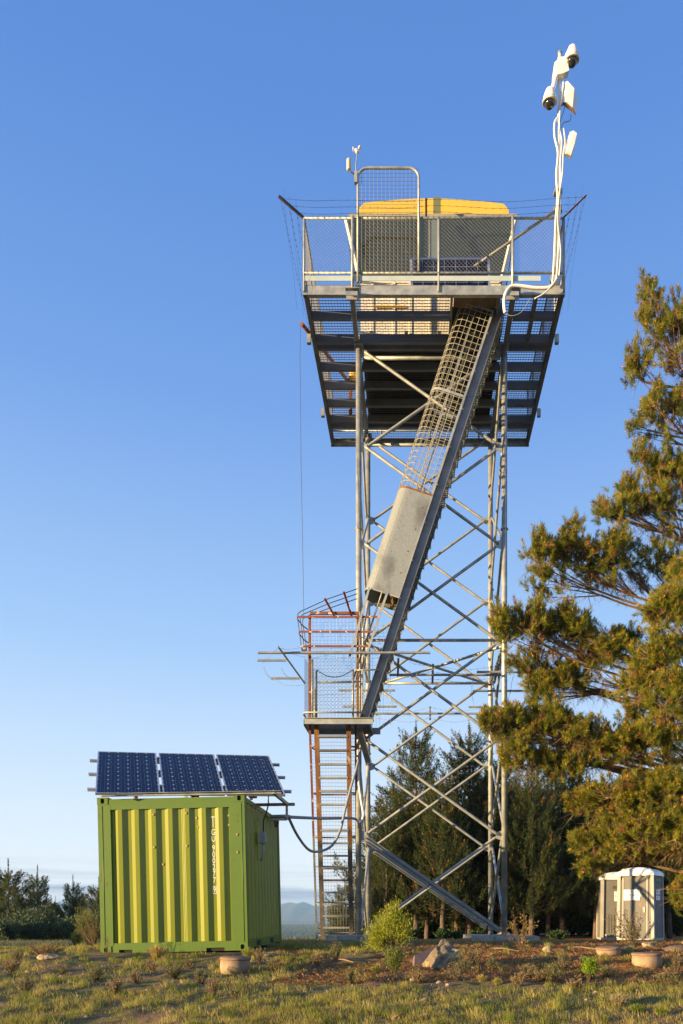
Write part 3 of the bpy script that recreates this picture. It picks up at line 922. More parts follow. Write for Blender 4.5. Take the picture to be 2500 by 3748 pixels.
# tall mesh access gate frame rising above the front rail
yg = YP0 - .06
xg0, xg1 = PX(1310, yg), PX(1533, yg)
zg = ZZ(615, yg)
rg = .22
pts = [Vector((xg0, yg, 14.42)), Vector((xg0, yg, zg - rg))] + arc((xg0 + rg, yg, zg - rg), Vector((1, 0, 0)), Vector((0, 0, 1)), rg, math.pi, math.pi / 2, 7)[1:] \
    + arc((xg1 - rg, yg, zg - rg), Vector((1, 0, 0)), Vector((0, 0, 1)), rg, math.pi / 2, 0, 7) + [Vector((xg1, yg, 14.66))]
gt = thing('mesh_gate', ((xg0 + xg1) / 2, yg, 14.42), 'tall round cornered mesh gate frame rising above the front guard rail', 'gate')
MB().tube(pts, .027, 10).build('gate_frame', GALV, gt)
m = MB(); x = xg0 + .08
while x < xg1 - .02:
    m.tube([(x, yg, 14.66), (x, yg, zg - (.10 if (x < xg0 + .12 or x > xg1 - .12) else .02))], .0035, 3, caps=False); x += .088
z = 14.68
while z < zg - .02:
    m.tube([(xg0, yg + .004, z), (xg1, yg + .004, z)], .0035, 3, caps=False); z += .085
m.build('welded_mesh', WIRE, gt, kind='stuff')

# barbed wire arms on the corners
def barbed(m, pts, sag=.0, r=.0035, seg=14, barb=.16):
    pts = [Vector(p) for p in pts]
    for a, b_ in zip(pts[:-1], pts[1:]):
        L_ = (b_ - a).length
        k = max(3, int(L_ / .25)); out_ = []
        for i in range(k + 1):
            f = i / k
            p = a.lerp(b_, f); p.z -= sag * 4 * f * (1 - f) * 1.0 - .02 * math.sin(f * 9 + a.x); out_.append(p)
        m.tube(out_, r, 3, caps=False)
        s = 0
        while s < L_:
            f = s / L_; i = min(int(f * k), k - 1); p = out_[i].lerp(out_[i + 1], f * k - i)
            for ang in (.7, 2.3):
                v = Vector((math.cos(ang + s), .3, math.sin(ang + s))) * .022
                m.beam(p - v, p + v, .004, .004)
            s += barb
arms = []
def armpair(base, tip, mat, nm='barbed_wire_arm'):
    MB().angle(base, tip, .04, .006).build(nm, mat, tw); arms.append((Vector(base), Vector(tip)))
cFL = Vector((XP0 + .01, yf, 15.86)); tFL = P(1020, 718, yf - .30)
cFR = Vector((XP1 - .01, yf, 15.86)); tFR = P(2148, 716, yf - .30)
armpair(cFL, tFL, DARKST); armpair(cFR, tFR, RUSTO)
cM = P(1563, 795, yf); tM = P(1563, 725, yf - .25)
armpair(cM, tM, DARKST)
cBL = Vector((XP0 + .01, YP1, 15.86)); tBL = cBL + Vector((-.40, .35, .48)); cBR = Vector((XP1 - .01, YP1, 15.86)); tBR = cBR + Vector((.40, .35, .48))
armpair(cBL, tBL, RUSTO); armpair(cBR, tBR, DARKST)
m = MB()
for f in (.92, .6, .28):
    q = [b0.lerp(t0, f) for b0, t0 in ((cFL, tFL), (cM, tM), (cFR, tFR), (cBR, tBR), (cBL, tBL), (cFL, tFL))]
    barbed(m, q, .05, r=.003)
for x_, s_ in ((tFL.x, 1), (tFR.x, -1)):
    for k in range(3):
        p = Vector((x_ + s_ * (.08 + k * .14), yf - .25, 16.3 - k * .14)); m.tube([p, p + Vector((s_ * .08, .1, -.9)), p + Vector((s_ * .20, .2, -1.7)), p + Vector((s_ * .26, .3, -2.4))], .0022, 3, caps=False)
m.build('barbed_wire', DARKST, tw, kind='stuff')

# ---- anti-climb frame at z ~6.46
za = 6.46
def bar(px0, px1, Y, w_=.05, h_=.07, z=za):
    MB().angle((PX(px0, Y), Y, z), (PX(px1, Y), Y, z), w_, .008).build('outrigger_bar', GALVD, tw)
bar(945, 1575, 16.85); bar(943, 1048, 17.35); bar(992, 1098, 18.68); bar(1425, 1842, 18.42); bar(1240, 1446, 19.7); bar(1255, 1452, 21.25)
bar(1745, 1972, 18.2); bar(1730, 1936, 19.75); bar(1715, 1903, 21.3); bar(1362, 1802, 22.0)
for a, b_ in (((1017, 2370, 16.6), (1113, 2502, 17.9)), ((1455, 2408, 16.9), (1453, 2476, 18.4)), ((1582, 2430, 18.3), (1580, 2503, 18.6)), ((1572, 2586, 22.), (1572, 2636, 22.1)),
              ((1374, 2588, 22.), (1381, 2634, 22.1)), ((1825, 2428, 18.3), (1806, 2502, 18.6)), ((1772, 2586, 22), (1762, 2634, 22.1)), ((1112, 2370, 17.2), (1128, 2412, 17.3))):
    MB().angle(P(*a), P(*b_), .045, .008).build('outrigger_strut', GALVD, tw)
m = MB()
for q, sg in (([(1017, 2372, 16.6), (1110, 2366, 17.2), (1400, 2372, 17.4)], .05), ([(960, 2430, 16.9), (1017, 2372, 16.6)], .0), ([(965, 2440, 17), (1005, 2487, 18.6), (1113, 2505, 18.4)], .1), ([(1030, 2445, 17), (1080, 2490, 18.6)], .08),
              ([(1060, 2390, 17), (1200, 2398, 17.2), (1450, 2395, 17.5), (1580, 2436, 18.4), (1825, 2440, 18.4)], .08), ([(1450, 2440, 17.5), (1580, 2460, 18.4), (1820, 2465, 18.4)], .08), ([(1450, 2465, 18), (1580, 2486, 18.5), (1815, 2482, 18.5)], .07),
              ([(1380, 2595, 22), (1572, 2590, 22), (1770, 2592, 22)], .1), ([(1380, 2610, 22), (1572, 2605, 22), (1766, 2606, 22)], .1), ([(1383, 2628, 22), (1572, 2630, 22), (1762, 2628, 22)], .1),
              ([(1735, 2470, 18.3), (1725, 2535, 19.8), (1735, 2592, 21.3)], -.05), ([(1880, 2470, 18.3), (1868, 2535, 19.8), (1850, 2592, 21.3)], -.05), ([(1420, 2480, 18.3), (1425, 2533, 19.7), (1440, 2590, 21.2)], -.05), ([(1150, 2540, 18.5), (1270, 2535, 19.7)], .05)):
    barbed(m, [P(*a) for a in q], sg, r=.0028)
m.build('barbed_wire', GALVD, tw, kind='stuff')

# ================================================================== CABIN
ct = thing('lookout_cabin', (.33, 19.5, 14.45), 'lookout cabin with yellow roof and outward leaning dark windows on the tower platform', 'cabin')
ya, yb = 18.0, 20.9
zc0, zs, zt = 14.46, 15.75, 16.99      # floor, sill, head
xa0, xa1 = PX(1320, ya), PX(1833, ya)
out_t = .32
MB().box((xa0, ya, zc0 - .02), (xa1, yb, zc0 + .03)).build('floor', DARKIN, ct)
# lower walls
for nm, a, b_ in (('wall', (xa0, ya - .003, zc0 + .031), (xa1, ya + .05, zs)), ('wall', (xa0, yb - .05, zc0 + .031), (xa1, yb, zs)), ('wall', (xa0, ya + .051, zc0 + .031), (xa0 + .05, yb - .051, zs)), ('wall', (xa1 - .05, ya + .051, zc0 + .031), (xa1, yb - .051, zs))):
    MB().box(a, b_).build(nm, CREAM, ct)
for px in (1363, 1442, 1503, 1575):
    x = PX(px, ya); MB().box((x - .03, ya - .03, zc0 + .031), (x + .03, ya - .004, zs)).build('wall_rib', CREAM, ct)
for z in (14.85, 15.12):
    MB().box((PX(1372, ya), ya - .05, z), (PX(1484, ya), ya - .031, z + .05)).build('yellow_bar', YELLOW, ct)
for px in (1360, 1487, 1608):
    x = PX(px, ya); MB().box((x - .04, ya - .10, zc0 - .03), (x + .04, ya - .0035, zc0 + .06)).build('foot_bracket', DARKST, ct)
# leaning windows
B0 = [Vector((xa0, ya, zs)), Vector((xa1, ya, zs)), Vector((xa1, yb, zs)), Vector((xa0, yb, zs))]
T0 = [Vector((xa0 - out_t, ya - out_t, zt)), Vector((xa1 + out_t, ya - out_t, zt)), Vector((xa1 + out_t, yb + out_t, zt)), Vector((xa0 - out_t, yb + out_t, zt))]
for i in range(4):
    j = (i + 1) % 4
    cuts = {0: [0, .49, .545, 1]}.get(i, [0, .5, 1])
    for a, b_ in zip(cuts[:-1], cuts[1:]):
        q = [B0[i].lerp(B0[j], a), B0[i].lerp(B0[j], b_), T0[i].lerp(T0[j], b_), T0[i].lerp(T0[j], a)]
        mt = GLASS if (b_ - a) > .1 else pmat('blue grey panel', (.12, .17, .2), rough=.4)
        MB().plate(q, .012).build('window_pane', mt, ct)
    for f in cuts[1:-1]:
        MB().beam(B0[i].lerp(B0[j], f), T0[i].lerp(T0[j], f), .04, .04).build('mullion', GALVD, ct)
    MB().beam(B0[i], T0[i], .07, .07).build('corner_post', CREAM, ct)
    MB().beam(B0[i] + (B0[j] - B0[i]).normalized() * .036, B0[j] - (B0[j] - B0[i]).normalized() * .036, .07, .06).build('sill', CREAM, ct)
rx0, rx1, ry0, ry1 = PX(1276, ya - out_t), PX(1891, ya - out_t), ya - out_t - .05, yb + out_t + .05
MB().box((rx0, ry0, zt), (rx1, ry1, zt + .07)).build('eave', pmat('olive grey fascia', (.30, .29, .20), (.24, .23, .17), rough=.5, scale=3), ct)
# roof: two yellow shells with crowned top, rounded ends
def shell(x0, x1, rnd_side):
    n = 14; ri = MB(); vs = []
    xc = PX(1575, ry0); half = (rx1 - rx0) / 2
    sec = []
    for i in range(n + 1):
        x = x0 + (x1 - x0) * i / n
        top = zt + .07 + .49 - .16 * abs((x - xc) / half) ** 1.7
        e = (x1 - x) if rnd_side > 0 else (x - x0)
        if e < .12: top -= .12 * (1 - math.sqrt(max(0, 1 - ((.12 - e) / .12) ** 2)))
        sec.append((x, top))
    ys_ = [ry0 + .06, ry0 + .075, ry0 + .16, ry0 + 1.0, (ry0 + ry1) / 2, ry1 - 1.0, ry1 - .16, ry1 - .075, ry1 - .06]
    dz = [-.30, -.06, 0, .03, .04, .03, 0, -.06, -.30]
    for x, tp in sec:
        vs.append((x, ys_[0], zt + .071))
        for y, d in zip(ys_[1:-1], dz[1:-1]): vs.append((x, y, tp + d))
        vs.append((x, ys_[-1], zt + .071))
    c = len(ys_)
    fs = [(i * c + j, (i + 1) * c + j, (i + 1) * c + j + 1, i * c + j + 1) for i in range(n) for j in range(c - 1)]
    fs += [tuple(range(c)), tuple(n * c + j for j in range(c))[::-1]]
    return ri.add(vs, fs)
xm0, xm1 = PX(1587, ry0), PX(1613, ry0)
shell(PX(1312, ry0), xm0 - .003, -1).build('roof', YELLOW, ct)
shell(xm1 + .003, PX(1863, ry0), 1).build('roof', YELLOW, ct)
MB().box((xm0, ry0 + .07, zt + .071), (xm1, ry1 - .07, zt + .53)).build('roof_strip', YGREEN, ct)
MB().tube([(xm0 - .02, ry0 + .5, zt + .5), (xm0 - .02, ry0 + .5, zt + .76)], .018, 6).build('vent_spike', CREAM, ct)

# solar panel leaning on the cabin front
pp = thing('cabin_solar_panel', P(1648, 1045, 17.2), 'solar panel in a pale frame leaning in front of the cabin windows', 'solar panel')
q = [P(1508, 1064, 16.95), P(1792, 1064, 16.95), P(1787, 950, 17.3), P(1505, 950, 17.3)]
MB().plate(q, .02).build('cell_sheet', CELL, pp)
for a, b_ in ((0, 1), (1, 2), (2, 3), (3, 0)):
    MB().beam(q[a], q[b_], .05, .045, Vector((0, -1, .3))).build('frame', ALU, pp)
m = MB()
for i in range(1, 7):
    m.beam(q[0].lerp(q[1], i / 7) + Vector((0, -.014, 0)), q[3].lerp(q[2], i / 7) + Vector((0, -.014, 0)), .004, .004)
for i in range(1, 4):
    m.beam(q[0].lerp(q[3], i / 4) + Vector((0, -.014, 0)), q[1].lerp(q[2], i / 4) + Vector((0, -.014, 0)), .004, .004)
m.build('busbars', BACKSH, pp, kind='stuff')

# ================================================================== STAIRCASE with cage, landing
YS0, YS1 = 17.00, 17.74
sb = P(1326, 2648, YS0); st_ = P(1838, 1100, YS0)
SD = (st_ - sb).normalized()                  # along the stair
SN = Vector((-SD.z, 0, SD.x)).normalized()    # perpendicular, up-left
yv = Vector((0, 1, 0))
sr = thing('caged_stair', (sb.x, 17.4, sb.z), 'steep caged steel stair climbing to the tower platform, lower part boxed with sheet', 'stair')
Lst = (st_ - sb).length
for y_, mt, o_ in ((YS0, ZINCSHADE, .07), (YS1, GALV, 0)):  # front stringer takes the darkened zinc, its shade painted in
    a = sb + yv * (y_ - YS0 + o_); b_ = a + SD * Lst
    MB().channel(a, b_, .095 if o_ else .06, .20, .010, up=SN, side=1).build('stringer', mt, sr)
# treads
trm = MB(); trm.box((-.11, .03, -.014), (.11, YS1 - YS0 - .03, -.012))
tmb = MB()
x = -.11
for k in range(7): tmb.box((x, .09, -.014), (x + .008, YS1 - YS0 - .012, .014)); x += .034
for k in range(8):
    y = .03 + k * (YS1 - YS0 - .14) / 7; tmb.box((-.11, y + .07, -.012), (.102, y + .076, .0142))
tmb.box((.104, .09, -.03), (.112, YS1 - YS0 - .012, .016)); tmb.box((-.118, .09, -.03), (-.1101, YS1 - YS0 - .012, .016))
tme = tmb.mesh('tread', GALV)
n_t = 40
for i in range(1, n_t):
    p = sb + SD * (Lst * i / n_t)
    o = bpy.data.objects.new('tread', tme); COL.objects.link(o); o.parent = sr
    o.location = p - Vector(sr.location) + Vector((.03, 0, 0))
def cage_profile(h=.92, r=.26, y0=YS0 - .03, y1=YS1 + .03, s=.10):
    """list of (n, y) from front stringer over the top to rear stringer"""
    pr = [(s, y0), (h - r, y0)]
    for i in range(1, 7):
        a = math.pi / 2 * i / 6; pr.append((h - r + r * math.sin(a), y0 + r - r * math.cos(a)))
    pr.append((h, y1 - r))
    for i in range(1, 7):
        a = math.pi / 2 * i / 6; pr.append((h - r + r * math.cos(a), y1 - r + r * math.sin(a)))
    pr.append((s, y1))
    return pr
CP = cage_profile()
def sp_(t_, n, y): return sb + SD * t_ + SN * n + yv * (y - YS0)
def tpar(py):  # distance along the stringer whose image row is py
    return (ZZ(py, YS0) - sb.z) / SD.z
t_top = tpar(1150) ; t_ring = tpar(1462); t_sh1 = tpar(1822); t_sh0 = tpar(2195)
# mesh cage
m = MB(); prev = None
tt = t_sh1 + .02
while tt < t_top:
    m.tube([sp_(tt, n, y) for n, y in CP], .0055, 4, caps=False); tt += .142
for k, (n, y) in enumerate(CP):
    pass
ncs = [(.10 + .128 * i, YS0 - .03) for i in range(5)] + [CP[2 + i] for i in (0, 2, 4)] + [(CP[7][0], YS0 - .03 + .26 + .1 * i) for i in range(0, 3)] + [CP[9 + i] for i in (1, 3, 5)] + [(.10 + .128 * i, YS1 + .03) for i in range(5)]
for n, y in ncs:
    m.tube([sp_(t_sh1, n, y) - SD * 0, sp_(t_top, n, y)], .0055, 4, caps=False)
m.build('cage_mesh', CAGEW, sr, kind='stuff')
for tr_, wd_ in ((t_ring, .055), (t_top, .05), (t_sh1, .04), (t_sh0, .03)):
    vs = []
    for n, y in CP:
        c = sp_(tr_, n, y)
        cn = sp_(tr_, n * 1.0 + (.012 if n > .5 else 0), y + (-.012 if y < YS0 + .1 else (.012 if y > YS1 - .1 else 0)))
        vs += [cn - SD * wd_ / 2, cn + SD * wd_ / 2, c - SD * wd_ / 2, c + SD * wd_ / 2]
    fs = []
    for i in range(len(CP) - 1):
        a = i * 4; fs += [(a, a + 4, a + 5, a + 1), (a + 2, a + 3, a + 7, a + 6), (a, a + 2, a + 6, a + 4), (a + 1, a + 5, a + 7, a + 3)]
    MB().add(vs, fs).build('cage_hoop', GALV if tr_ != t_sh1 else RUSTO, sr)
for y in (YS0 - .03, YS1 + .03):
    MB().beam(sp_(t_sh1, .12, y), sp_(t_top, .12, y), .012, .05, SN).build('cage_flat_bar', GALV, sr)
# brackets between stringer and cage
tt = t_sh0
while tt < t_top:
    MB().beam(sp_(tt, .06, YS0 - .02), sp_(tt, .14, YS0 - .02), .03, .012).build('cage_bracket', GALV, sr); tt += .9
# handrails inside
for y in (YS0 + .08, YS1 - .08):
    MB().tube([sp_(.9, .52, y), sp_(t_top - .2, .52, y)], .02, 8).build('handrail', GALV, sr)
# sheet metal enclosure: U shell with thickness
vs = []
for n, y in CP:
    for tt in (t_sh0, t_sh1):
        vs.append(sp_(tt, n + (.006 if n > .6 else 0), y - (.006 if y < YS0 + .2 else -.006)))
        vs.append(sp_(tt, n - (.0 if n > .6 else 0), y))
fs = []
for i in range(len(CP) - 1):
    a = i * 4; fs += [(a, a + 2, a + 6, a + 4), (a + 1, a + 5, a + 7, a + 3), (a, a + 4, a + 5, a + 1), (a + 2, a + 3, a + 7, a + 6)]
MB().add(vs, fs, 0, False).build('sheet_guard', SHEET, sr)
for (dt, n_) in ((.35, .18), (1.1, .2), (1.9, .2), (2.1, .75), (.2, .80)):
    pass
for k, (py_) in enumerate((1862, 1940, 2021, 2100)):
    tq = tpar(py_ + 12); c = sp_(tq, .24, YS0 - .038)
    MB().lathe([(.014, 0), (.012, .008)], 8, c, Matrix.Rotation(R(90), 3, 'X')).build('bolt', RUSTO, sr)
for k in range(9):
    for nn in (.13, .60):
        c = sp_(t_sh0 + .12 + k * (t_sh1 - t_sh0 - .24) / 8, nn, YS0 - .037)
        MB().lathe([(.011, 0), (.009, .006)], 6, c, Matrix.Rotation(R(90), 3, 'X')).build('rivet', GALVD, sr)
MB().beam(sp_(t_sh0, .105, YS0 - .04), sp_(t_sh1, .105, YS0 - .04), .006, .03, SN).build('folded_edge', GALV, sr)
m = MB()
m.plate([sp_(t_sh0 + .02, .12, YS0 + .0), sp_(t_sh0 + .02, .12, YS1), sp_(t_sh0 + .55, .12, YS1), sp_(t_sh0 + .55, .12, YS0)], .008)
m.build('bottom_flap', GALVD, sr)
for k in range(5):
    y = YS0 + .1 + k * .13; MB().beam(sp_(t_sh0 + .0, .30, y), sp_(t_sh0 + .16, .30, y), .025, .02).build('clip', RUSTO, sr)

# ---- landing
lx0, lx1 = PX(1112, YS0), PX(1346, YS0)
lz = ZZ(2653, YS0)
ld = thing('stair_landing', ((lx0 + lx1) / 2, 17.4, lz), 'fenced steel landing between the lower ladder and the caged stair', 'landing')
MB().channel((lx0 + .02, YS0 - .04, lz + .07), (lx1 + .12, YS0 - .04, lz + .07), .05, .145, .008, side=1).build('edge_beam', GALV, ld)
MB().channel((lx0, YS1 + .03, lz + .05), (lx1 + .25, YS1 + .03, lz + .05), .05, .145, .008, side=-1).build('edge_beam', GALVD, ld)
MB().beam((lx0, YS0 - .03, lz + .05), (lx0, YS1, lz + .05), .01, .13).build('edge_beam', GALV, ld)
MB().beam((lx1 + .06, YS0, lz + .05), (lx1 + .06, YS1, lz + .05), .01, .13).build('edge_beam', GALV, ld)
m = MB(); x = lx0 + .02
while x < lx1 + .04: m.box((x, YS0 - .03, lz + .10), (x + .006, YS1 + .02, lz + .128)); x += .055
y = YS0 - .02
while y < YS1: m.box((lx0, y, lz + .102), (lx1 + .04, y + .007, lz + .1284)); y += .08
m.build('floor_grating', GALVD, ld, kind='stuff')
# knee brace back to the tower leg
MB().channel(P(1315, 2665, 17.4), P(1350, 2790, 17.85), .08, .14, .01, side=1, up=Vector((1, 0, 0))).build('knee_brace', GALVD, ld)
zl = lz + .14
def lpost(px, y, mat=GALV, r=.024, z1=None, z0=None):
    x = PX(px, y); MB().tube([(x, y, z0 if z0 else zl), (x, y, z1 if z1 else ZZ(2440, y))], r, 8).build('post', mat, ld)
lpost(1143, YS0 - .02, z1=ZZ(2415, YS0)); lpost(1158, YS0 + .05, z1=ZZ(2455, YS0 + .05)); lpost(1292, YS0 + .05, z1=ZZ(2452, YS0 + .05), r=.026)
lpost(1318, YS1, z1=ZZ(2240, YS1)); lpost(1152, YS1, z1=ZZ(2520, YS1))
MB().tube([(PX(1158, YS1), YS1, ZZ(2497, YS1)), (PX(1322, YS1), YS1, ZZ(2495, YS1))], .026, 8).build('rear_rail', GALVD, ld)
MB().tube([(PX(1300, YS0), YS0, ZZ(2453, YS0)), (PX(1385, YS0), YS0, ZZ(2451, YS0))], .02, 8).build('side_rail', GALV, ld)
# red gate frame
xr0, xr1 = PX(1137, YS0 + .02), PX(1309, YS0 + .02)
zt_r = ZZ(2248, YS0)
MB().angle((xr0, YS0 + .02, zl), (xr0, YS0 + .02, zt_r), .05, .008, up=Vector((0, 1, 0))).build('red_post', RUST, ld)
MB().beam((xr1, YS0 + .02, zl), (xr1, YS0 + .02, zt_r), .045, .045).build('red_post', RUSTO, ld)
MB().beam((xr0 - .01, YS0 + .02, zt_r + .028), (xr1 + .03, YS0 + .02, zt_r + .028), .045, .055).build('red_top_rail', RUST, ld)
for (py_, xa_, xb_) in ((2258, 1089, 1381), (2312, 1095, 1366), (2365, 1103, 1344)):
    z = ZZ(py_, YS0 - .03); a = Vector((PX(xa_, YS0 - .03), YS0 - .03, z)); b_ = Vector((PX(xb_, YS0 - .03), YS0 - .03, z))
    MB().beam(a, b_, .012, .045).build('cage_strap', RUST, ld)
    MB().tube([a, a + Vector((-.02, .10, 0)), a + Vector((.03, .5, 0)), a + Vector((.12, .75, 0))], .014, 5).build('cage_strap', RUST, ld)
# struts running from the sheet guard down to the hoops
for (a, b_) in (((1352, 2150), (1279, 2405)), ((1417, 2170), (1338, 2405))):
    MB().beam(P(*a, YS0 - .06), P(*b_, YS0 - .06), .05, .012, Vector((0, 1, 0))).build('cage_strap', GALV, ld)
# curved bars rising to the stair guard
for (dx, dy) in ((0, 0), (10, 20), (18, 40)):
    dep = YS0 + dx * .03
    pts = [P(1107 + dx, 2395, dep), P(1098 + dx, 2330, dep), P(1089 + dx, 2262 + dy * .4, dep), P(1090 + dx, 2247 + dy * .5, dep), P(1100 + dx, 2238 + dy * .5, dep), P(1200, 2192 + dy * .9, dep), P(1308, 2155 + dy * .9, dep)]
    MB().tube(pts, .010, 5).build('guard_bar', DARKST, ld)
for (a, b_) in (((1188, 2190), (1228, 2262)), ((1258, 2165), (1287, 2255))):
    MB().channel(P(*a, YS0 - .01), P(*b_, YS0 - .01), .03, .05, .006, up=Vector((1, 0, 0))).build('red_bracket', RUST, ld)
# welded mesh back panel and chain link panel
m = MB(); yk = YS1 + .02
x0, x1, z0, z1 = PX(1140, yk), PX(1432, yk), lz + .15, ZZ(2225, yk) - .6
x = x0
while x < x1: m.tube([(x, yk, z0), (x, yk, ZZ(2285, yk) if x > PX(1310, yk) else ZZ(2262, yk) + .2)], .0028, 3, caps=False); x += .085
z = z0
while z < ZZ(2262, yk) + .2:
    m.tube([(x0, yk, z), (x1 if z < ZZ(2285, yk) and z > lz + 1.5 else PX(1330, yk), yk, z)], .0028, 3, caps=False); z += .085
m.build('welded_mesh', WIRE, ld, kind='stuff')
m = MB(); yk = YS0 - .05
def chain_panel(m, a, b_, z0, z1, s=.085, r=.0026):
    a = Vector((a[0], a[1], 0)); b_ = Vector((b_[0], b_[1], 0)); d = b_ - a; Ln = d.length; d.normalize(); H = z1 - z0; k = -H; up = Vector((0, 0, 1))
    while k < Ln:
        t0, t1 = max(k, 0), min(k + H, Ln)
        if t1 > t0:
            m.tube([a + d * t0 + up * (z0 + (t0 - k)), a + d * t1 + up * (z0 + (t1 - k))], r, 3, caps=False)
            m.tube([a + d * t0 + up * (z1 - (t0 - k)), a + d * t1 + up * (z1 - (t1 - k))], r, 3, caps=False)
        k += s
chain_panel(m, (lx0 + .02, YS0 - .05), (PX(1346, YS0), YS0 - .05), lz + .22, ZZ(2412, YS0))
chain_panel(m, (lx0 + .02, YS0 - .05), (lx0 + .14, YS1), lz + .22, ZZ(2412, YS0))
m.build('chain_link_mesh', WIRE, ld, kind='stuff')
MB().tube([(lx0 + .0, YS1, lz + .26), (lx0 - .02, YS0 + .05, lz + .26), (lx0 + .03, YS0 - .05, lz + .27), (PX(1340, YS0), YS0 - .05, lz + .27)], .022, 8).build('bottom_rail', GALV, ld)
m = MB(); pa, pb = P(1160, 2452, YS0 + .03), P(1291, 2450, YS0 + .03)
N_ = 26
for i in range(N_):
    f = (i + .5) / N_; p = pa.lerp(pb, f); p.z -= .17 * 4 * f * (1 - f)
    f2 = f + .02; q = pa.lerp(pb, f2); q.z -= .17 * 4 * f2 * (1 - f2)
    d = (q - p).normalized()
    m.beam(p - d * .022, p + d * .022, .022 if i % 2 else .008, .008 if i % 2 else .022)
m.build('safety_chain', DARKST, ld, kind='stuff')

# ================================================================== LOWER LADDER
lbY, ltY = 19.35, 17.25
zb_, zt_ = G(PX(1230, lbY), lbY) + .03, lz + .12
def lad(px0, px1, t_):   # point on the ladder plane at fraction t_ (0 bottom, 1 top)
    y = lbY + (ltY - lbY) * t_; return y, zb_ + (zt_ - zb_) * t_
lr = thing('access_ladder', (PX(1232, lbY), lbY, zb_), 'rusty stained steel ladder from the ground to the landing with mesh behind it', 'ladder')
xs0, xs1 = PX(1158, ltY) , PX(1276, ltY)
xb0, xb1 = PX(1182, lbY), PX(1285, lbY)
top0, top1 = Vector((xs0, ltY, zt_)), Vector((xs1, ltY, zt_)); bot0, bot1 = Vector((xb0, lbY, zb_)), Vector((xb1, lbY, zb_))
for a, b_ in ((bot0, top0), (bot1, top1)):
    MB().beam(a, a.lerp(b_, .48), .11, .06, Vector((0, 1, 0))).build('stile', OLDST, lr)
    MB().beam(a.lerp(b_, .48), b_, .11, .06, Vector((0, 1, 0))).build('stile', RUSTO, lr)
nr_ = 17
for i in range(1, nr_):
    f = i / nr_
    MB().beam(bot0.lerp(top0, f) + Vector((.025, 0, 0)), bot1.lerp(top1, f) - Vector((.025, 0, 0)), .09, .045).build('rung', GALVD if i % 5 else OLDST, lr)
back = Vector((0, .62, .05))
for (a, b_, dx) in ((bot0, top0, -.17), (bot1, top1, .15)):
    d_ = Vector((dx, 0, 0))
    MB().beam(a + d_ + back * .2, a.lerp(b_, .5) + d_ + back * .2, .05, .05).build('cage_post', GALVD, lr)
    MB().beam(a.lerp(b_, .5) + d_ + back * .2, b_ + d_ + back * .2, .05, .05).build('cage_post', RUST, lr)
    MB().tube([a + d_ * .7 + back, b_ + d_ * .7 + back], .02, 6).build('cage_post', GALVD, lr)
for f, mt in ((.02, GALVD), (.18, GALVD), (.36, GALVD), (.5, GALVD), (.70, RUST), (.9, RUST)):
    a, b_ = bot0.lerp(top0, f), bot1.lerp(top1, f)
    MB().tube([a, a + Vector((-.17, 0, 0)) + back * .2, a + Vector((-.12, 0, 0)) + back, b_ + Vector((.10, 0, 0)) + back, b_ + Vector((.15, 0, 0)) + back * .2, b_], .02, 5).build('cage_hoop', mt, lr)
m = MB()
A0, A1, B0_, B1 = bot0 + Vector((-.12, 0, 0)) + back, top0 + Vector((-.12, 0, 0)) + back, bot1 + Vector((.12, 0, 0)) + back, top1 + Vector((.12, 0, 0)) + back
for i in range(14):
    f = i / 13; m.tube([A0.lerp(B0_, f), A1.lerp(B1, f)], .004, 3, caps=False)
for i in range(62):
    f = i / 61; m.tube([A0.lerp(A1, f), B0_.lerp(B1, f)], .004, 3, caps=False)
    m.tube([A0.lerp(A1, f), (bot0 + Vector((-.17, 0, 0)) + back * .2).lerp(top0 + Vector((-.17, 0, 0)) + back * .2, f)], .003, 3, caps=False)
m.build('welded_mesh', WIRE, lr, kind='stuff')
MB().box((xb0 - .25, lbY - .1, zb_ - .09), (xb1 + .25, lbY + .75, zb_)).build('footing', CONC, lr)

# ================================================================== MAST and its equipment
ym = YP0 - .09
mr = thing('equipment_mast', (PX(2040, ym), ym, 14.3), 'white pole bound with cables standing at the right front platform corner', 'mast')
xm_b, xm_t = PX(2038, ym), PX(2049, ym)
zm0, zm1 = 14.35, ZZ(195, ym)
def mx(z): return xm_b + (xm_t - xm_b) * (z - zm0) / (zm1 - zm0)
MB().tube([(xm_b, ym, zm0), (xm_t, ym, zm1)], .035, 12).build('pole', WHITE, mr)
MB().lathe([(.045, 0), (.05, .03), (.035, .06)], 12, (xm_t, ym, zm1 - .02)).build('pole_cap', GALVD, mr)
MB().tube([P(2032, 772, ym), P(1682, 1012, 17.4)], .03, 8).build('stay', GALVD, mr)
for py_ in (705, 770):
    z = ZZ(py_, ym); MB().box((mx(z) - .09, ym - .05, z - .03), (mx(z) + .09, ym + .07, z + .05)).build('clamp', GALVD, mr)
def cable(name, pts, r, mat, par, n=6):
    # smooth by Catmull-Rom
    pts = [Vector(p) for p in pts]; o = []
    P_ = [pts[0]] + pts + [pts[-1]]
    for i in range(1, len(P_) - 2):
        for k in range(5):
            t_ = k / 5; a, b_, c, d = P_[i - 1], P_[i], P_[i + 1], P_[i + 2]
            o.append(.5 * ((2 * b_) + (c - a) * t_ + (2 * a - 5 * b_ + 4 * c - d) * t_ ** 2 + (3 * b_ - a - 3 * c + d) * t_ ** 3))
    o.append(pts[-1])
    return MB().tube(o, r, n).build(name, mat, par)
yc = ym - .05
cable('cable', [P(x, y, yc) for x, y in ((2042, 430), (2030, 450), (2030, 500), (2042, 560), (2036, 640), (2040, 720), (2034, 800), (2030, 900), (2025, 1000), (2020, 1035))], .022, WHITE, mr)
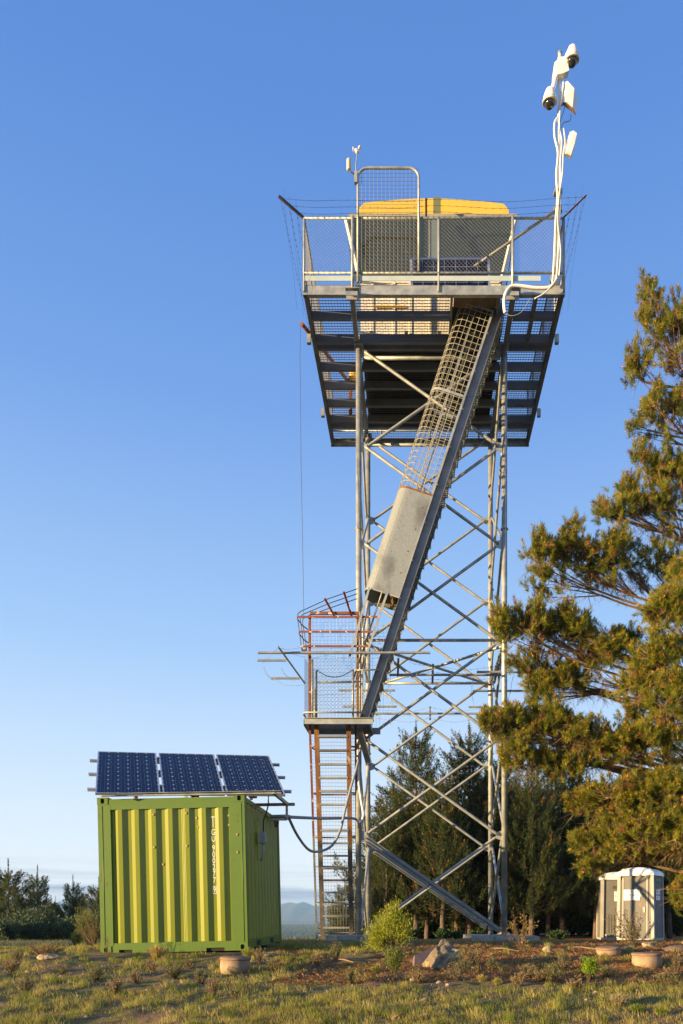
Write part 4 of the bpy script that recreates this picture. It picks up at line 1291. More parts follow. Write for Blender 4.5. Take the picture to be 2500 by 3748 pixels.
cable('cable', [P(x, y, yc) for x, y in ((2062, 300), (2050, 400), (2048, 470), (2056, 520), (2050, 600), (2052, 700), (2048, 800), (2044, 900), (2038, 1000), (2030, 1040))], .018, WHITE, mr)
cable('cable', [P(x, y, yc - .02) for x, y in ((2063, 470), (2068, 520), (2062, 560), (2058, 640), (2046, 720), (2042, 820), (2052, 920), (2046, 1010))], .015, CREAM, mr)
cable('cable', [P(x, y, yc - .01) for x, y in ((2067, 378), (2064, 405), (2052, 440), (2046, 490))], .007, BLACK, mr)
cable('cable', [P(x, y, yc - .01) for x, y in ((2090, 420), (2086, 442), (2062, 450), (2050, 480))], .007, BLACK, mr)
cable('cable', [P(x, y, yc - .03) for x, y in ((2035, 1030), (2010, 1052), (1960, 1054), (1890, 1046), (1862, 1055), (1846, 1090), (1846, 1130), (1850, 1145))], .035, WHITE, mr, 8)
cable('cable', [P(x, y, yc - .06) for x, y in ((2040, 1015), (2020, 1045), (1990, 1075), (1957, 1093))], .014, WHITE, mr)
cable('cable', [P(x, y, yc - .02) for x, y in ((1852, 1150), (1875, 1156), (1905, 1145), (1925, 1120), (1940, 1090))], .007, GREY, mr)
mc = (xm_b, ym)
# mount box between the cameras
bx = thing('camera_bracket', P(2052, 270, ym), 'white angled mounting box near the top of the mast', 'bracket')
q = [P(2038, 232, ym), P(2072, 232, ym), P(2078, 282, ym), P(2056, 292, ym), P(2035, 296, ym)]
MB().plate([v + Vector((0, -.06, 0)) for v in q], .14, Vector((0, 1, 0))).build('box_body', WHITE, bx)
def dome_camera(armpts, cpos, label, sc=1.0):
    r_ = thing('security_camera', cpos, label, 'security camera', 'dome cameras on the mast')
    MB().tube([p for p, q in armpts], [q for p, q in armpts], 12).build('arm', WHITE, r_)
    tiltM = Matrix.Rotation(R(10), 3, 'X')
    MB().lathe([(.03, .24), (.085, .19), (.125, .10), (.145, .02), (.150, -.015), (.13, -.02)], 24, cpos, tiltM).build('housing', WHITE, r_)
    MB().lathe([(.155, -.02), (.158, -.05), (.150, -.055), (.13, -.05)], 24, cpos, tiltM).build('sunshield_rim', CREAM, r_)
    prof_ = [(.112 * math.cos(a), -.05 - .125 * math.sin(a)) for a in np.linspace(0, 1.5, 8)]
    MB().lathe(prof_, 20, cpos, tiltM).build('dome', pmat('smoked dome', (.02, .02, .018), rough=.06, spec=1), r_)
yd = ym - .12
c1 = P(2094, 212, yd); c2 = P(2012, 366, yd)
dome_camera([(P(2056, 275, ym - .04), .075), (P(2068, 245, ym - .06), .072), (P(2082, 205, yd), .085), (P(2092, 180, yd), .06)], c1, 'white dome camera on the arm at the very top right of the mast')
dome_camera([(P(2036, 262, ym - .04), .06), (P(2032, 290, ym - .05), .055), (P(2024, 325, yd), .05), (P(2014, 350, yd), .07)], c2, 'white dome camera hanging low on the left side of the mast')
# back plate of left camera
MB().plate([P(2028, 236, ym - .03), P(2037, 226, ym - .03), P(2036, 296, ym - .03), P(2020, 290, ym - .03)], .07, Vector((0, 1, 0))).build('mount_plate', WHITE, bpy.data.objects['security_camera.001'])
# curved antenna boxes
def antenna(rows, depth, label, yy, under=CREAM):
    """rows: list of (px_left,px_mid,px_right,py) top to bottom"""
    m = MB(); vs = []
    for a, b_, c, py_ , py2 in rows:
        vs += [P(a, py_, yy + .10), P(b_, py_ - 6, yy - depth), P((b_ + c) / 2 + 6, (py_ + py2) / 2 - 4, yy - depth * .9), P(c, py2, yy), P(c - 4, py2 - 4, yy + .12)]
    n = 5
    fs = [(i * n + j, i * n + (j + 1) % n, (i + 1) * n + (j + 1) % n, (i + 1) * n + j) for i in range(len(rows) - 1) for j in range(n)]
    fs += [tuple(range(n))[::-1]]
    m.add(vs, fs)
    r_ = thing('antenna_box', sum((Vector(v) for v in vs), Vector()) / len(vs), label, 'antenna', 'radio antennas on the mast')
    m.build('housing', WHITE, r_)
    MB().plate([Vector(v) + Vector((0, 0, -.002)) for v in vs[-n:]], .012).build('base_cover', under, r_)
    return r_
rr_ = antenna([(2066, 2078, 2114, 302, 352), (2060, 2074, 2112, 340, 385), (2055, 2070, 2108, 378, 420)], .10, 'wide white curved radio box on the right of the mast below the upper camera', ym - .05, RUSTO)
rr_ = antenna([(2085, 2100, 2112, 484, 498), (2072, 2090, 2104, 520, 540), (2062, 2074, 2092, 566, 580)], .09, 'narrow white tilted antenna lower on the mast right side', ym - .05, YELLOW)
MB().tube([P(2056, 520, ym), P(2075, 520, ym - .03)], .015, 6).build('mount_arm', GALV, rr_)
MB().tube([P(2054, 385, ym), P(2066, 380, ym - .03)], .02, 6).build('mount_arm', GALV, bpy.data.objects['antenna_box'])

# weather station on the gate post
yw = YP0 - .08
ws = thing('weather_station', P(1304, 670, yw), 'small weather station with wind cups on the mesh gate post', 'weather station')
MB().tube([P(1303, 672, yw), P(1303, 600, yw), P(1307, 570, yw), P(1308, 548, yw)], .012, 6).build('mast', GREY, ws)
for k, (a, b_) in enumerate(((1293, 547), (1316, 540), (1304, 551))):
    MB().lathe([(.005, .035), (.03, .025), (.045, 0), (.04, -.01)], 12, P(a, b_, yw), Matrix.Rotation(R(90 + 50 * k), 3, 'Y')).build('wind_cup', WHITE, ws)
MB().tube([P(1293, 547, yw), P(1308, 546, yw), P(1316, 540, yw)], .006, 5).build('cup_arm', GREY, ws)
MB().lathe([(.035, 0), (.04, .03), (.03, .05)], 10, P(1307, 560, yw)).build('hub', WHITE, ws)
for k in range(9):
    MB().lathe([(.042, 0), (.05, .008), (.035, .02)], 14, P(1277, 622, yw) + Vector((0, 0, k * .026))).build('louvre', CREAM, ws)
MB().tube([P(1278, 620, yw), P(1280, 626, yw), P(1302, 641, yw)], .014, 6).build('bracket', DARKST, ws)
MB().box(P(1297, 672, yw) - Vector((0, .04, 0)), P(1308, 632, yw) + Vector((0, .04, 0))).build('junction', GREY, ws)

# thin hanging wire at the left of the platform
sn = MB()
sn.tube([P(1100, 1182, 17.4), P(1098, 1300, 17.3), P(1102, 1700, 17.2), P(1108, 2000, 17.2), P(1112, 2260, 17.2)], .005, 4)
solo('hanging_wire', sn, DARKST, P(1100, 1182, 17.4), 'long thin wire hanging from the left edge of the platform', 'wire')
# rusty davit arm on the left of the platform
dv = thing('davit_arm', (PX(1210, 20.6), 20.6, 14.45), 'rusty red davit post and arm at the left rear of the platform', 'davit')
MB().tube([P(1283, 1515, 20.6), P(1283, 1392, 20.6), P(1270, 1390, 20.6)], .05, 10).build('post', RUST, dv)
MB().tube([P(1270, 1390, 20.6), P(1200, 1300, 19.5), P(1104, 1185, 17.8)], .045, 10).build('arm', RUST, dv)
MB().lathe([(.09, 0), (.12, .05), (.11, .16), (.05, .2)], 12, P(1292, 1388, 20.5)).build('head', YELLOW, dv)

# conduits between container and tower
cn = MB()
yh = 16.4
cn.tube([(-2.84, 14.6, ZZ(2990, 14.6)), (-2.5, 14.62, ZZ(2990, 14.6)), P(1180, 2996, 17.2), P(1285, 2994, 17.75), P(1303, 2998, 17.8), P(1308, 3010, 17.84), P(1310, 3030, 17.85)], .035, 8)
solo('service_pipe', cn, GREY, (-2.8, 14.6, 2.5), 'straight grey pipe running from the container across to the tower leg', 'pipe')
cr_ = thing('cable_conduit', (-2.8, 14.5, 2.5), 'pale flexible conduit sagging from the container and rising up the tower leg', 'conduit')
cable('hose', [(-2.83, 14.5, ZZ(2988, 14.5)), (-2.5, 14.6, ZZ(2990, 14.7)), P(1060, 3000, 15.4), P(1090, 3060, 15.9), P(1130, 3110, 16.4), P(1170, 3116, 16.8), P(1215, 3095, 17.0), P(1245, 3040, 17.1), P(1262, 2970, 17.2), P(1285, 2880, 17.4), P(1308, 2800, 17.6), P(1322, 2720, 17.8), P(1326, 2690, 17.85)], .030, GREY, cr_, 8)
cable('hose', [P(1310, 2740, 17.85), P(1312, 2850, 17.84), P(1322, 2930, 17.84), P(1330, 2980, 17.84), P(1322, 3005, 17.84), P(1310, 3005, 17.84)], .028, WHITE, cr_, 8)
cable('hose', [P(1326, 2690, 17.86), P(1326, 2500, 17.86), P(1328, 2300, 17.86)], .022, WHITE, cr_, 6)
cl_ = MB()
for k in range(2):
    pts = [Vector((-2.79, 14.75 + .02 * k, ZZ(3008, 14.7) + 0)) + Vector((.03 * k, .09 * math.cos(a), .10 * math.sin(a))) for a in np.linspace(0, 2 * math.pi, 13)]
    cl_.tube(pts, .010, 5)
solo('cable_coil', cl_, BLACK, (-2.79, 14.75, ZZ(3012, 14.7)), 'small coil of black cable hung beside the pipe end on the container side', 'cable')

# ================================================================== CONCRETE FOOTINGS, ROCKS, FOOTINGS
def rockmesh(rx, ry, rz, seed, sub=3, rough=.28, flat=.0):
    rng = np.random.default_rng(seed)
    import bmesh
    bm = bmesh.new(); bmesh.ops.create_icosphere(bm, subdivisions=sub, radius=1)
    pl = unit(rng.normal(size=(9, 3))); dd = rng.uniform(.62, .95, 9)
    for v in bm.verts:
        c = np.array(v.co)
        for n_, d_ in zip(pl, dd):
            k = c @ n_ - d_
            if k > 0: c = c - n_ * k
        k = 1 + rough * .35 * (float(vnoise(c[0] * 3 + seed, c[1] * 3 + c[2] * 2, 1.2, seed % 7)) - .5)
        v.co = Vector((c[0] * rx * k, c[1] * ry * k, max(c[2], -.55) * rz * k))
    vs = [v.co.copy() for v in bm.verts]; fs = [tuple(v.index for v in f.verts) for f in bm.faces]
    bm.free()
    m = MB(); m.add(vs, fs, 0, False); return m

def rock_at(px, py, wpx, hpx, label, seed, mat=ROCK, name='rock', cat='rock', Y=None, group=None, rotz=0):
    # find the depth where the ground lies on that image row
    if Y is None: Y = ground_depth(px, py)
    s = Y / FPX
    m = rockmesh(wpx * s / 2 * 1.1, wpx * s / 2 * .8, hpx * s * .62, seed)
    x = PX(px, Y)
    o = bpy.data.objects.new(name, m.mesh(name, mat)); COL.objects.link(o)
    o.location = (x, Y, G(x, Y) + hpx * s * .30); o.rotation_euler = (0, 0, rotz)
    tag(o, label, cat, group); return o

def ground_depth(px, py):
    best = None
    for Y in np.arange(5.5, 30, .02):
        x = PX(px, Y); z = G(x, Y)
        yy = HY - (z - EYE) * FPX / Y
        if yy <= py: return float(Y)
    return 20.0

def pad(px0, px1, py, hpx, dep, label, Y=None):
    Y = Y or ground_depth((px0 + px1) / 2, py)
    s = Y / FPX; x0, x1 = PX(px0, Y), PX(px1, Y); z = G((x0 + x1) / 2, Y)
    h = hpx * s
    m = MB()
    n = 9; rng = np.random.default_rng(int(px0))
    top = []
    for i in range(n): top.append((x0 + (x1 - x0) * i / (n - 1), Y + rng.uniform(-.03, .03)))
    for i in range(n): top.append((x1 - (x1 - x0) * i / (n - 1) + rng.uniform(-.02, .02), Y + dep + rng.uniform(-.03, .03)))
    vs = [(a, b_, z + h) for a, b_ in top] + [(a + (a - (x0 + x1) / 2) * .03, b_ - (.04 if k < n else -.04), z - .12) for k, (a, b_) in enumerate(top)]
    N2 = len(top)
    m.add(vs, [tuple(range(N2))] + [(i, i + N2, (i + 1) % N2 + N2, (i + 1) % N2) for i in range(N2)])
    return solo('concrete_footing', m, CONC, ((x0 + x1) / 2, Y, z), label, 'concrete footing', 'concrete pads under the tower legs')
pad(1192, 1372, 3472, 17, .85, 'grey concrete pad under the left front leg of the tower', 17.4)
pad(1738, 1975, 3462, 16, .9, 'long low concrete pad under the right front tower leg', 17.4)
pad(1702, 1905, 3446, 16, 1.0, 'pale concrete pad behind the right front tower leg', 20.7)
pad(1330, 1450, 3448, 14, 1.0, 'concrete pad under the rear left tower leg half hidden by the yellow green bush', 20.7)

def footing(px, pyb, wpx, hpx, label, seed):
    Y = ground_depth(px, pyb); s = Y / FPX; r_ = wpx * s / 2; h = hpx * s
    x = PX(px, Y + r_); y = Y + r_; z = G(x, y) - .03
    o = thing('capped_footing', (x, y, z), label, 'footing', 'low round footings with brown lids')
    m = MB(); n = 32; rng = np.random.default_rng(seed); z -= .005; o.rotation_euler = (rng.normal(0, .03), rng.normal(0, .03), 0)
    m.lathe([(r_ * .98, 0), (r_, h * .5), (r_ * .97, h)], n, (x, y, z)); m.build('drum', STUMP, o)
    MB().lathe([(r_ * 1.0, 0), (r_ * 1.03, .008), (r_ * 1.03, .024), (r_ * .97, .034), (r_ * .3, .038)], n, (x, y, z + h)).build('lid', LID, o)
footing(861, 3573, 112, 56, 'round capped footing in the grass in front of the container', 1)
footing(2368, 3545, 110, 50, 'larger round capped footing at the lower right near the frame edge', 2)
footing(2228, 3500, 92, 30, 'round capped footing in front of the portable toilets', 3)
footing(975, 3512, 76, 16, 'low dark round footing in shade right of the container corner', 4)

# rubble: tilted maroon slab and rough concrete lump
Yr = 10.6
rb = MB()
q = [P(1533, 3568, 10.3), P(1520, 3512, 10.55), P(1588, 3468, 10.9), P(1612, 3500, 10.75)]
q2 = [P(1512, 3560, 10.4), P(1515, 3500, 10.6), P(1590, 3470, 10.85), P(1618, 3500, 10.75), P(1545, 3575, 10.35)]
rb.plate(q2, .07)
solo('broken_slab', rb, MAROON, P(1545, 3570, 10.4), 'faded maroon slab leaning on the broken concrete lump', 'slab')
rm = rockmesh(.285, .25, .26, 25, sub=5, rough=1.3)
o = bpy.data.objects.new('concrete_rubble', rm.mesh('concrete_rubble', pmat('rough aggregate concrete', (.21, .165, .105), (.12, .095, .065), rough=1, scale=9, bump=1.0, bscale=22, c3=(.34, .26, .12), s3=5, t3=(.52, .6)))); COL.objects.link(o)
for v in o.data.vertices:     # pull the top into a ridge peak to the right
    if v.co.z > 0: v.co.x += v.co.z * .35; v.co.z *= 1.15 - .5 * max(0, -v.co.x)
x = PX(1622, 10.35); o.location = (x, 10.42, G(x, 10.4) + .09); o.rotation_euler = (0, R(-8), .35)
tag(o, 'rough pointed lump of broken concrete in front of the tower', 'concrete rubble')
rock_at(2003, 3486, 36, 28, 'squarish tan rock on the red soil right of the tower', 31)
rock_at(1846, 3428, 62, 34, 'tan rock behind the right tower legs', 32, Y=22.3)
rock_at(180, 3512, 80, 26, 'long yellow rock at the far left of the grass', 33)
rock_at(2372, 3466, 48, 24, 'yellowish rock at the foot of the front toilet', 34)
rock_at(2300, 3480, 30, 16, 'small dark rock between the toilets and the footings', 35, CONC)
rock_at(1513, 3592, 28, 14, 'flat tan stone left of the broken concrete lump', 36)
rock_at(1960, 3512, 24, 10, 'flat pale stone on the red soil below the squarish rock', 37)
rock_at(1640, 3610, 22, 11, 'tan stone just below the broken concrete lump', 38)
rock_at(1552, 3663, 30, 11, 'flat tan stone in the lower middle grass', 39)
rock_at(2224, 3621, 30, 12, 'pale stone below the bright green tiny bush', 40)
rock_at(2348, 3660, 22, 16, 'reddish stone in the grass near the lower right', 41)
rock_at(2180, 3640, 24, 14, 'tan stone left of the pale grass tussock', 42)
rock_at(1605, 3600, 20, 12, 'rounded tan pebble under the concrete lump', 43)
rock_at(315, 3728, 20, 12, 'white pebble at the bottom left of the grass', 44, CONC)
rock_at(120, 3575, 16, 8, 'small tan stone at the far left grass', 45)
rock_at(950, 3650, 24, 10, 'tan stone right of the capped footing in the grass', 46)
LMARKS = [(861, 3545, 'capped footing before the container'), (577, 3480, 'straw tussock at the container'), (180, 3500, 'long yellow rock'), (1620, 3530, 'broken concrete lump'), (1445, 3520, 'small dense shrub'),
          (2368, 3520, 'larger right footing'), (2228, 3490, 'footing before the toilets'), (2158, 3560, 'tiny bright green bush'), (2265, 3660, 'pale feathery tussock'), (2003, 3470, 'squarish tan rock'), (1905, 3440, 'brown leaved sapling'),
          (1280, 3460, 'left concrete pad'), (908, 3490, 'green tipped tussock'), (345, 3450, 'brown twiggy shrub'), (2330, 3690, 'broad green tussock'), (1550, 3715, 'dry tussock at the bottom'), (315, 3722, 'white pebble'), (120, 3572, 'small tan stone at left')]
_seen = {}
def where(px, py):
    d = min(LMARKS, key=lambda l: (l[0] - px) ** 2 + (2.2 * (l[1] - py)) ** 2)
    dx, dy = px - d[0], py - d[1]; dist = math.hypot(dx, dy)
    far_ = 'just ' if dist < 60 else ('well ' if dist > 220 else '')
    if abs(dx) > 2 * abs(dy): r = 'right of' if dx > 0 else 'left of'
    elif abs(dy) > 2 * abs(dx): r = 'nearer the camera than' if dy > 0 else 'behind'
    else: r = ('front right of' if dx > 0 else 'front left of') if dy > 0 else ('behind and right of' if dx > 0 else 'behind and left of')
    if len((r + ' ' + d[2]).split()) > 10: far_ = ''
    t_ = far_ + r + ' the ' + d[2]
    _seen[t_] = _seen.get(t_, 0) + 1
    return t_
rng = np.random.default_rng(90)
for k in range(30):
    px = rng.uniform(20, 2480); py = rng.uniform(3520, 3735); wpx = rng.uniform(10, 20)
    rock_at(px, py, wpx, wpx * .5, ['tiny', 'small', 'little flat'][k % 3] + ' tan stone ' + where(px, py), 100 + k % 9, group='small stones in the grass', rotz=rng.uniform(0, 6))
# gravel / chips as stuff
n = 9000
gx = []; cnt = 0
px = rng.uniform(0, 2500, n); Yg = 6.6 + 8 * rng.random(n) ** 1.3; x = (px - CX) / FPX * Yg
keep = (rng.random(n) < .35) | ((x > 0) & (Yg > 9.2)) | ((x > .8) & (Yg < 7.6))
x, Yg = x[keep], Yg[keep]; z = gz(x, Yg)
s = rng.uniform(.006, .017, len(x)); n = len(x)
V = rng.normal(size=(n, 4, 3)); V = unit(V) * s[:, None, None] * np.array([1.2, 1.2, .7]); C0 = np.stack([x, Yg, z + .004], -1)[:, None]
V = V + C0
T = np.concatenate([V[:, [0, 1, 2]], V[:, [0, 2, 3]], V[:, [0, 3, 1]], V[:, [1, 3, 2]]])
cc_ = np.array([.30, .20, .11]) * rng.uniform(.5, 1.4, (n, 1)) * np.where((rng.random((n, 1)) < .4), np.array([[1.1, .75, .5]]), np.array([[1, 1, 1]]))
tag(np_obj('gravel', tri_mesh('gravel', T, np.tile(cc_, (4, 1)), GRASSM)), 'loose stone chips and bark litter over the soil', 'gravel', kind='stuff')

# bark and needle litter on the red soil
rng = np.random.default_rng(91)
n = 42000; Yg = 8.6 + 9 * rng.random(n) ** 1.2; px = rng.uniform(1000, 2560, n); x = (px - CX) / FPX * Yg
keep = (vnoise(x, Yg, 1.3, 51) + .5 * smooth(-1.5, 1.5, x) > .55) & (Yg > 8.8 + .8 * vnoise(x, Yg, .9, 52))
x, Yg = x[keep], Yg[keep]; n = len(x); z = gz(x, Yg)
a = rng.uniform(0, 6.28, n); l_ = rng.uniform(.015, .055, n); d = np.stack([np.cos(a), np.sin(a), rng.normal(0, .35, n)], -1)
c0 = np.stack([x, Yg, z + rng.uniform(.002, .016, n)], -1); sd = unit(np.cross(d, np.array([0, 0, 1.]) + rng.normal(0, .4, (n, 3)))) * rng.uniform(.0025, .007, n)[:, None]
T = np.concatenate([np.stack([c0 - d * l_[:, None] - sd, c0 + d * l_[:, None], c0 - d * l_[:, None] + sd], 1), np.stack([c0 - d * l_[:, None], c0 + d * l_[:, None] - sd, c0 + d * l_[:, None] + sd], 1)])
q = rng.random((n, 1)); cc_ = np.where(q < .5, np.array([[.46, .19, .06]]), np.where(q < .85, np.array([[.56, .36, .16]]), np.array([[.16, .08, .05]]))) * rng.uniform(.6, 1.25, (n, 1))
tag(np_obj('litter', tri_mesh('litter', T, np.tile(cc_, (2, 1)), GRASSM)), 'red brown bark and needle litter over the soil right of centre', 'litter', kind='stuff')

# ================================================================== GRASS
def blades(x, y, h, wd, lean, c, rng):
    n = len(x); z = gz(x, y)
    a = rng.uniform(0, 2 * np.pi, n); ln = lean * rng.uniform(.2, 1, n) * h
    d = np.stack([np.cos(a), np.sin(a), 0 * a], -1)
    b0 = np.stack([x, y, z - .004], -1)
    s = unit(np.stack([np.cos(a + 1.3) + .5, np.sin(a + 1.3) * .4, 0 * a], -1)) * wd[:, None] / 2
    tip = b0 + d * ln[:, None] + np.array([0, 0, 1]) * h[:, None]
    return np.stack([b0 - s, b0 + s, tip], 1), c
n = 230000
rng = np.random.default_rng(5)
Yg = 6.2 + 16 * rng.random(n) ** 1.9
px = rng.uniform(-120, 2620, n); x = (px - CX) / FPX * Yg
dens = np.clip((vnoise(x, Yg, 1.1, 21) * .5 + vnoise(x, Yg, 3.4, 22) * .35 + vnoise(x, Yg, 9, 23) * .3 - .43) * 3.2, 0, 1)
dens *= np.where((x > -.6) & (Yg > 9.0), .30, 1)
dens *= np.where((x > .9) & (Yg < 7.3), .25, 1)
dens = np.where((Yg > 7.0) & (Yg < 8.9) & (x > -.2), np.maximum(dens, .55), dens)
dens *= 1 - ((x > -5.35) & (x < -2.7) & (Yg > 12.45) & (Yg < 15.7))
keep = rng.random(n) < dens * (.25 + .75 * dens)
x, Yg, dd_ = x[keep], Yg[keep], dens[keep]; n = len(x)
h = rng.uniform(.018, .06, n) * (.7 + .6 * dd_); 
k = (vnoise(x, Yg, 1.6, 30) * .7 + rng.random(n) * .5)[:, None]
c = np.array([.13, .17, .025]) * (1 - k) + np.array([.44, .38, .09]) * k
dryk = (rng.random((n, 1)) < .22); c = np.where(dryk, np.array([.46, .34, .14]), c); c *= rng.uniform(.7, 1.2, (n, 1))
nc_ = 1500; bl = 46
cy_ = 6.3 + 10 * rng.random(nc_) ** 1.5; cp_ = rng.uniform(-60, 2560, nc_); cx_ = (cp_ - CX) / FPX * cy_
kc = (vnoise(cx_, cy_, 1.1, 21) + .5 * rng.random(nc_) > .62) & ~((cx_ > -.8) & (cy_ > 9.1) & (rng.random(nc_) < .72)) & ~((cx_ > -5.5) & (cx_ < -2.6) & (cy_ > 12.3) & (cy_ < 15.8)); cx_, cy_ = cx_[kc], cy_[kc]; nc_ = len(cx_)
x2 = (cx_[:, None] + rng.normal(0, .035, (nc_, bl))).ravel(); y2 = (cy_[:, None] + rng.normal(0, .035, (nc_, bl))).ravel()
h2 = (rng.uniform(.045, .12, (nc_, 1)) * rng.uniform(.5, 1.1, (nc_, bl))).ravel()
tone = rng.random((nc_, 1)); c2_ = (np.array([.17, .22, .03]) * (1 - tone) + np.array([.50, .42, .13]) * tone); c2_ = np.repeat(c2_, bl, 0) * rng.uniform(.7, 1.2, (nc_ * bl, 1))
x = np.concatenate([x, x2]); Yg = np.concatenate([Yg, y2]); h = np.concatenate([h, h2]); c = np.concatenate([c, c2_]); n = len(x)
T, Cc = blades(x, Yg, h, rng.uniform(.004, .009, n) * (Yg / 8), .9, c, rng)
tag(np_obj('grass', tri_mesh('grass', T, Cc, GRASSM)), 'short patchy green and yellow grass over the hilltop', 'grass', kind='stuff')

def tussock(px, py, wpx, hpx, label, col, seed, n=420, name='grass_tussock', cat='grass tussock', grp='tussocks in the turf'):
    rng = np.random.default_rng(seed)
    Y = ground_depth(px, py); s = Y / FPX; x0 = PX(px, Y); z0 = G(x0, Y)
    r_ = wpx * s / 2; H = hpx * s
    a = rng.uniform(0, 6.28, n); rr = rng.random(n) ** .7
    b0 = np.stack([np.cos(a) * rr * r_ * .3, np.sin(a) * rr * r_ * .3, 0 * a - .01], -1)
    hh = H * rng.uniform(.5, 1.05, n) * (1 - .3 * rr)
    tip = np.stack([np.cos(a) * rr * r_ * 1.05, np.sin(a) * rr * r_ * 1.05, hh], -1) + rng.normal(0, .01, (n, 3))
    mid = (b0 + tip) / 2 + np.array([0, 0, 1]) * (H * .14)
    sd = unit(np.cross(tip - b0, rng.normal(size=(n, 3)))) * .0035
    T = np.concatenate([np.stack([b0 - sd, b0 + sd, mid], 1), np.stack([mid - sd * .8, mid + sd * .8, tip], 1)])
    c = np.array(col) * rng.uniform(.65, 1.3, (n, 1)); c = np.concatenate([c, c])
    o = np_obj(name, tri_mesh(name, T, c, GRASSM), loc=(x0, Y, z0)); tag(o, label, cat, grp)
tussock(577, 3508, 90, 62, 'tall straw coloured tussock against the container front', (.42, .33, .11), 1, 700)
tussock(908, 3510, 60, 50, 'green tipped tussock at the container right front corner', (.30, .30, .07), 2)
tussock(812, 3540, 50, 40, 'small straw tussock left of the capped footing', (.38, .31, .12), 3)
tussock(2265, 3682, 78, 52, 'pale feathery tussock in the lower right turf', (.42, .35, .18), 4, 800)
tussock(1763, 3592, 44, 28, 'yellow tussock right of the broken concrete lump', (.42, .36, .10), 5)
tussock(1820, 3605, 40, 28, 'yellow green tussock second right of the concrete lump', (.36, .33, .08), 6)
tussock(1880, 3595, 34, 22, 'small yellow tussock in the middle of the right turf', (.38, .33, .12), 7)
tussock(2420, 3715, 52, 36, 'bright green tussock near the bottom right corner', (.22, .27, .04), 8)
tussock(2330, 3705, 60, 34, 'broad green tussock left of the corner tussock', (.20, .26, .04), 9)
tussock(1550, 3735, 50, 26, 'dry tussock at the bottom middle', (.38, .32, .14), 10)
tussock(1372, 3560, 40, 26, 'low green tussock left of the small dense shrub', (.26, .27, .06), 11)
tussock(2215, 3740, 40, 22, 'green tussock on the gravel at the bottom edge', (.24, .27, .05), 12)

# ------------------------------------------------------------------ shrubs and weeds
def shrub(px, py, wpx, hpx, label, name, cat, col1, col2, seed, nst=60, nl=26, leaf=.03, lw=.006, stemc=(.14, .10, .06), spread=1.0, Y=None, group=None, up=.5, cx=None, ang=35, base=.15, lobes=None):
    """px,py = base pixel"""
    rng = np.random.default_rng(seed)
    Y = Y or ground_depth(px, py); s = Y / FPX; x0 = PX(px, Y); z0 = G(x0, Y)
    Rr = wpx * s / 2; H = hpx * s; ox = ((cx - px) * s) if cx else 0
    th = rng.uniform(0, 6.28, nst); ph = rng.random(nst) ** .6
    tip = np.stack([np.cos(th) * ph * Rr + ox, np.sin(th) * ph * Rr, H * (1 - .45 * ph ** 2 * rng.random(nst)) * rng.uniform(.55, 1.0, nst)], -1)
    if lobes:
        lb = np.array(lobes)[rng.choice(len(lobes), nst, p=np.array([l[2] * l[3] for l in lobes]) / sum(l[2] * l[3] for l in lobes))] * s
        dd = unit(rng.normal(size=(nst, 3))) * rng.random((nst, 1)) ** .4
        tip = np.stack([lb[:, 0] + dd[:, 0] * lb[:, 2], dd[:, 1] * lb[:, 2], lb[:, 1] + dd[:, 2] * lb[:, 3]], -1)
    bs = np.stack([rng.normal(0, .012, nst), rng.normal(0, .012, nst), np.full(nst, -.01)], -1)
    mid = np.stack([tip[:, 0] * .45, tip[:, 1] * .45, tip[:, 2] * .5], -1) + rng.normal(0, .02, (nst, 3))
    ST = []
    segs = 5; prev = bs
    for k in range(1, segs + 1):
        t_ = k / segs; cur = bs * (1 - t_) ** 2 + 2 * mid * t_ * (1 - t_) + tip * t_ ** 2
        ST.append(sticks(prev, cur, .0045 * (1 - .7 * t_) + .001, taper=.85)); prev = cur
    ST = np.concatenate(ST)
    t_ = rng.uniform(base + .2, 1.0, (nst, nl))[..., None]
    p = bs[:, None] * (1 - t_) ** 2 + 2 * mid[:, None] * t_ * (1 - t_) + tip[:, None] * t_ ** 2
    d = unit(tip - mid)[:, None] * np.ones((nst, nl, 1))
    p = (p + rng.normal(0, .012 + .02 * up, (nst, nl, 3)) * (H / .6)).reshape(-1, 3)
    d = unit(d.reshape(-1, 3) + rng.normal(0, math.tan(R(ang)), (len(p), 3)) * .6 + np.array([0, 0, up * .5]))
    n = len(p); sd = unit(np.cross(d, rng.normal(size=(n, 3)))); ll = leaf * rng.uniform(.6, 1.25, n)[:, None]
    m_ = p + d * ll * .5
    T = np.concatenate([np.stack([p, m_ + sd * lw, m_ - sd * lw], 1), np.stack([m_ - sd * lw, m_ + sd * lw, p + d * ll - np.array([0, 0, .15]) * ll], 1)])
    k = np.repeat(rng.random(nst), nl)[:, None] * .6 + rng.random((n, 1)) * .4
    c = np.array(col1) * (1 - k) + np.array(col2) * k; c = np.concatenate([c, c])
    o = thing(name, (x0, Y, z0), label, cat, group)
    np_obj('foliage', tri_mesh('foliage', T, c, LEAF), o)
    np_obj('stems', tri_mesh('stems', ST, np.tile(np.array([stemc]), (len(ST), 1)), LEAF), o)
    return o
YG1, YG2 = (.17, .23, .02), (.50, .50, .045)
shrub(1440, 3497, 175, 190, 'large yellow green feathery bush in front of the left tower legs', 'bush', 'bush', YG1, YG2, 1, 230, 56, .05, .0038, Y=12.3, up=1.3, base=.38, lobes=[(-78, 58, 34, 50), (-22, 112, 40, 40), (2, 158, 22, 36), (42, 118, 30, 26), (-50, 95, 26, 30), (40, 70, 22, 18)])
shrub(1445, 3566, 76, 106, 'small dense green shrub just below the yellow green bush', 'shrub', 'shrub', (.10, .16, .03), (.24, .29, .05), 2, 90, 34, .035, .004, up=1.0)
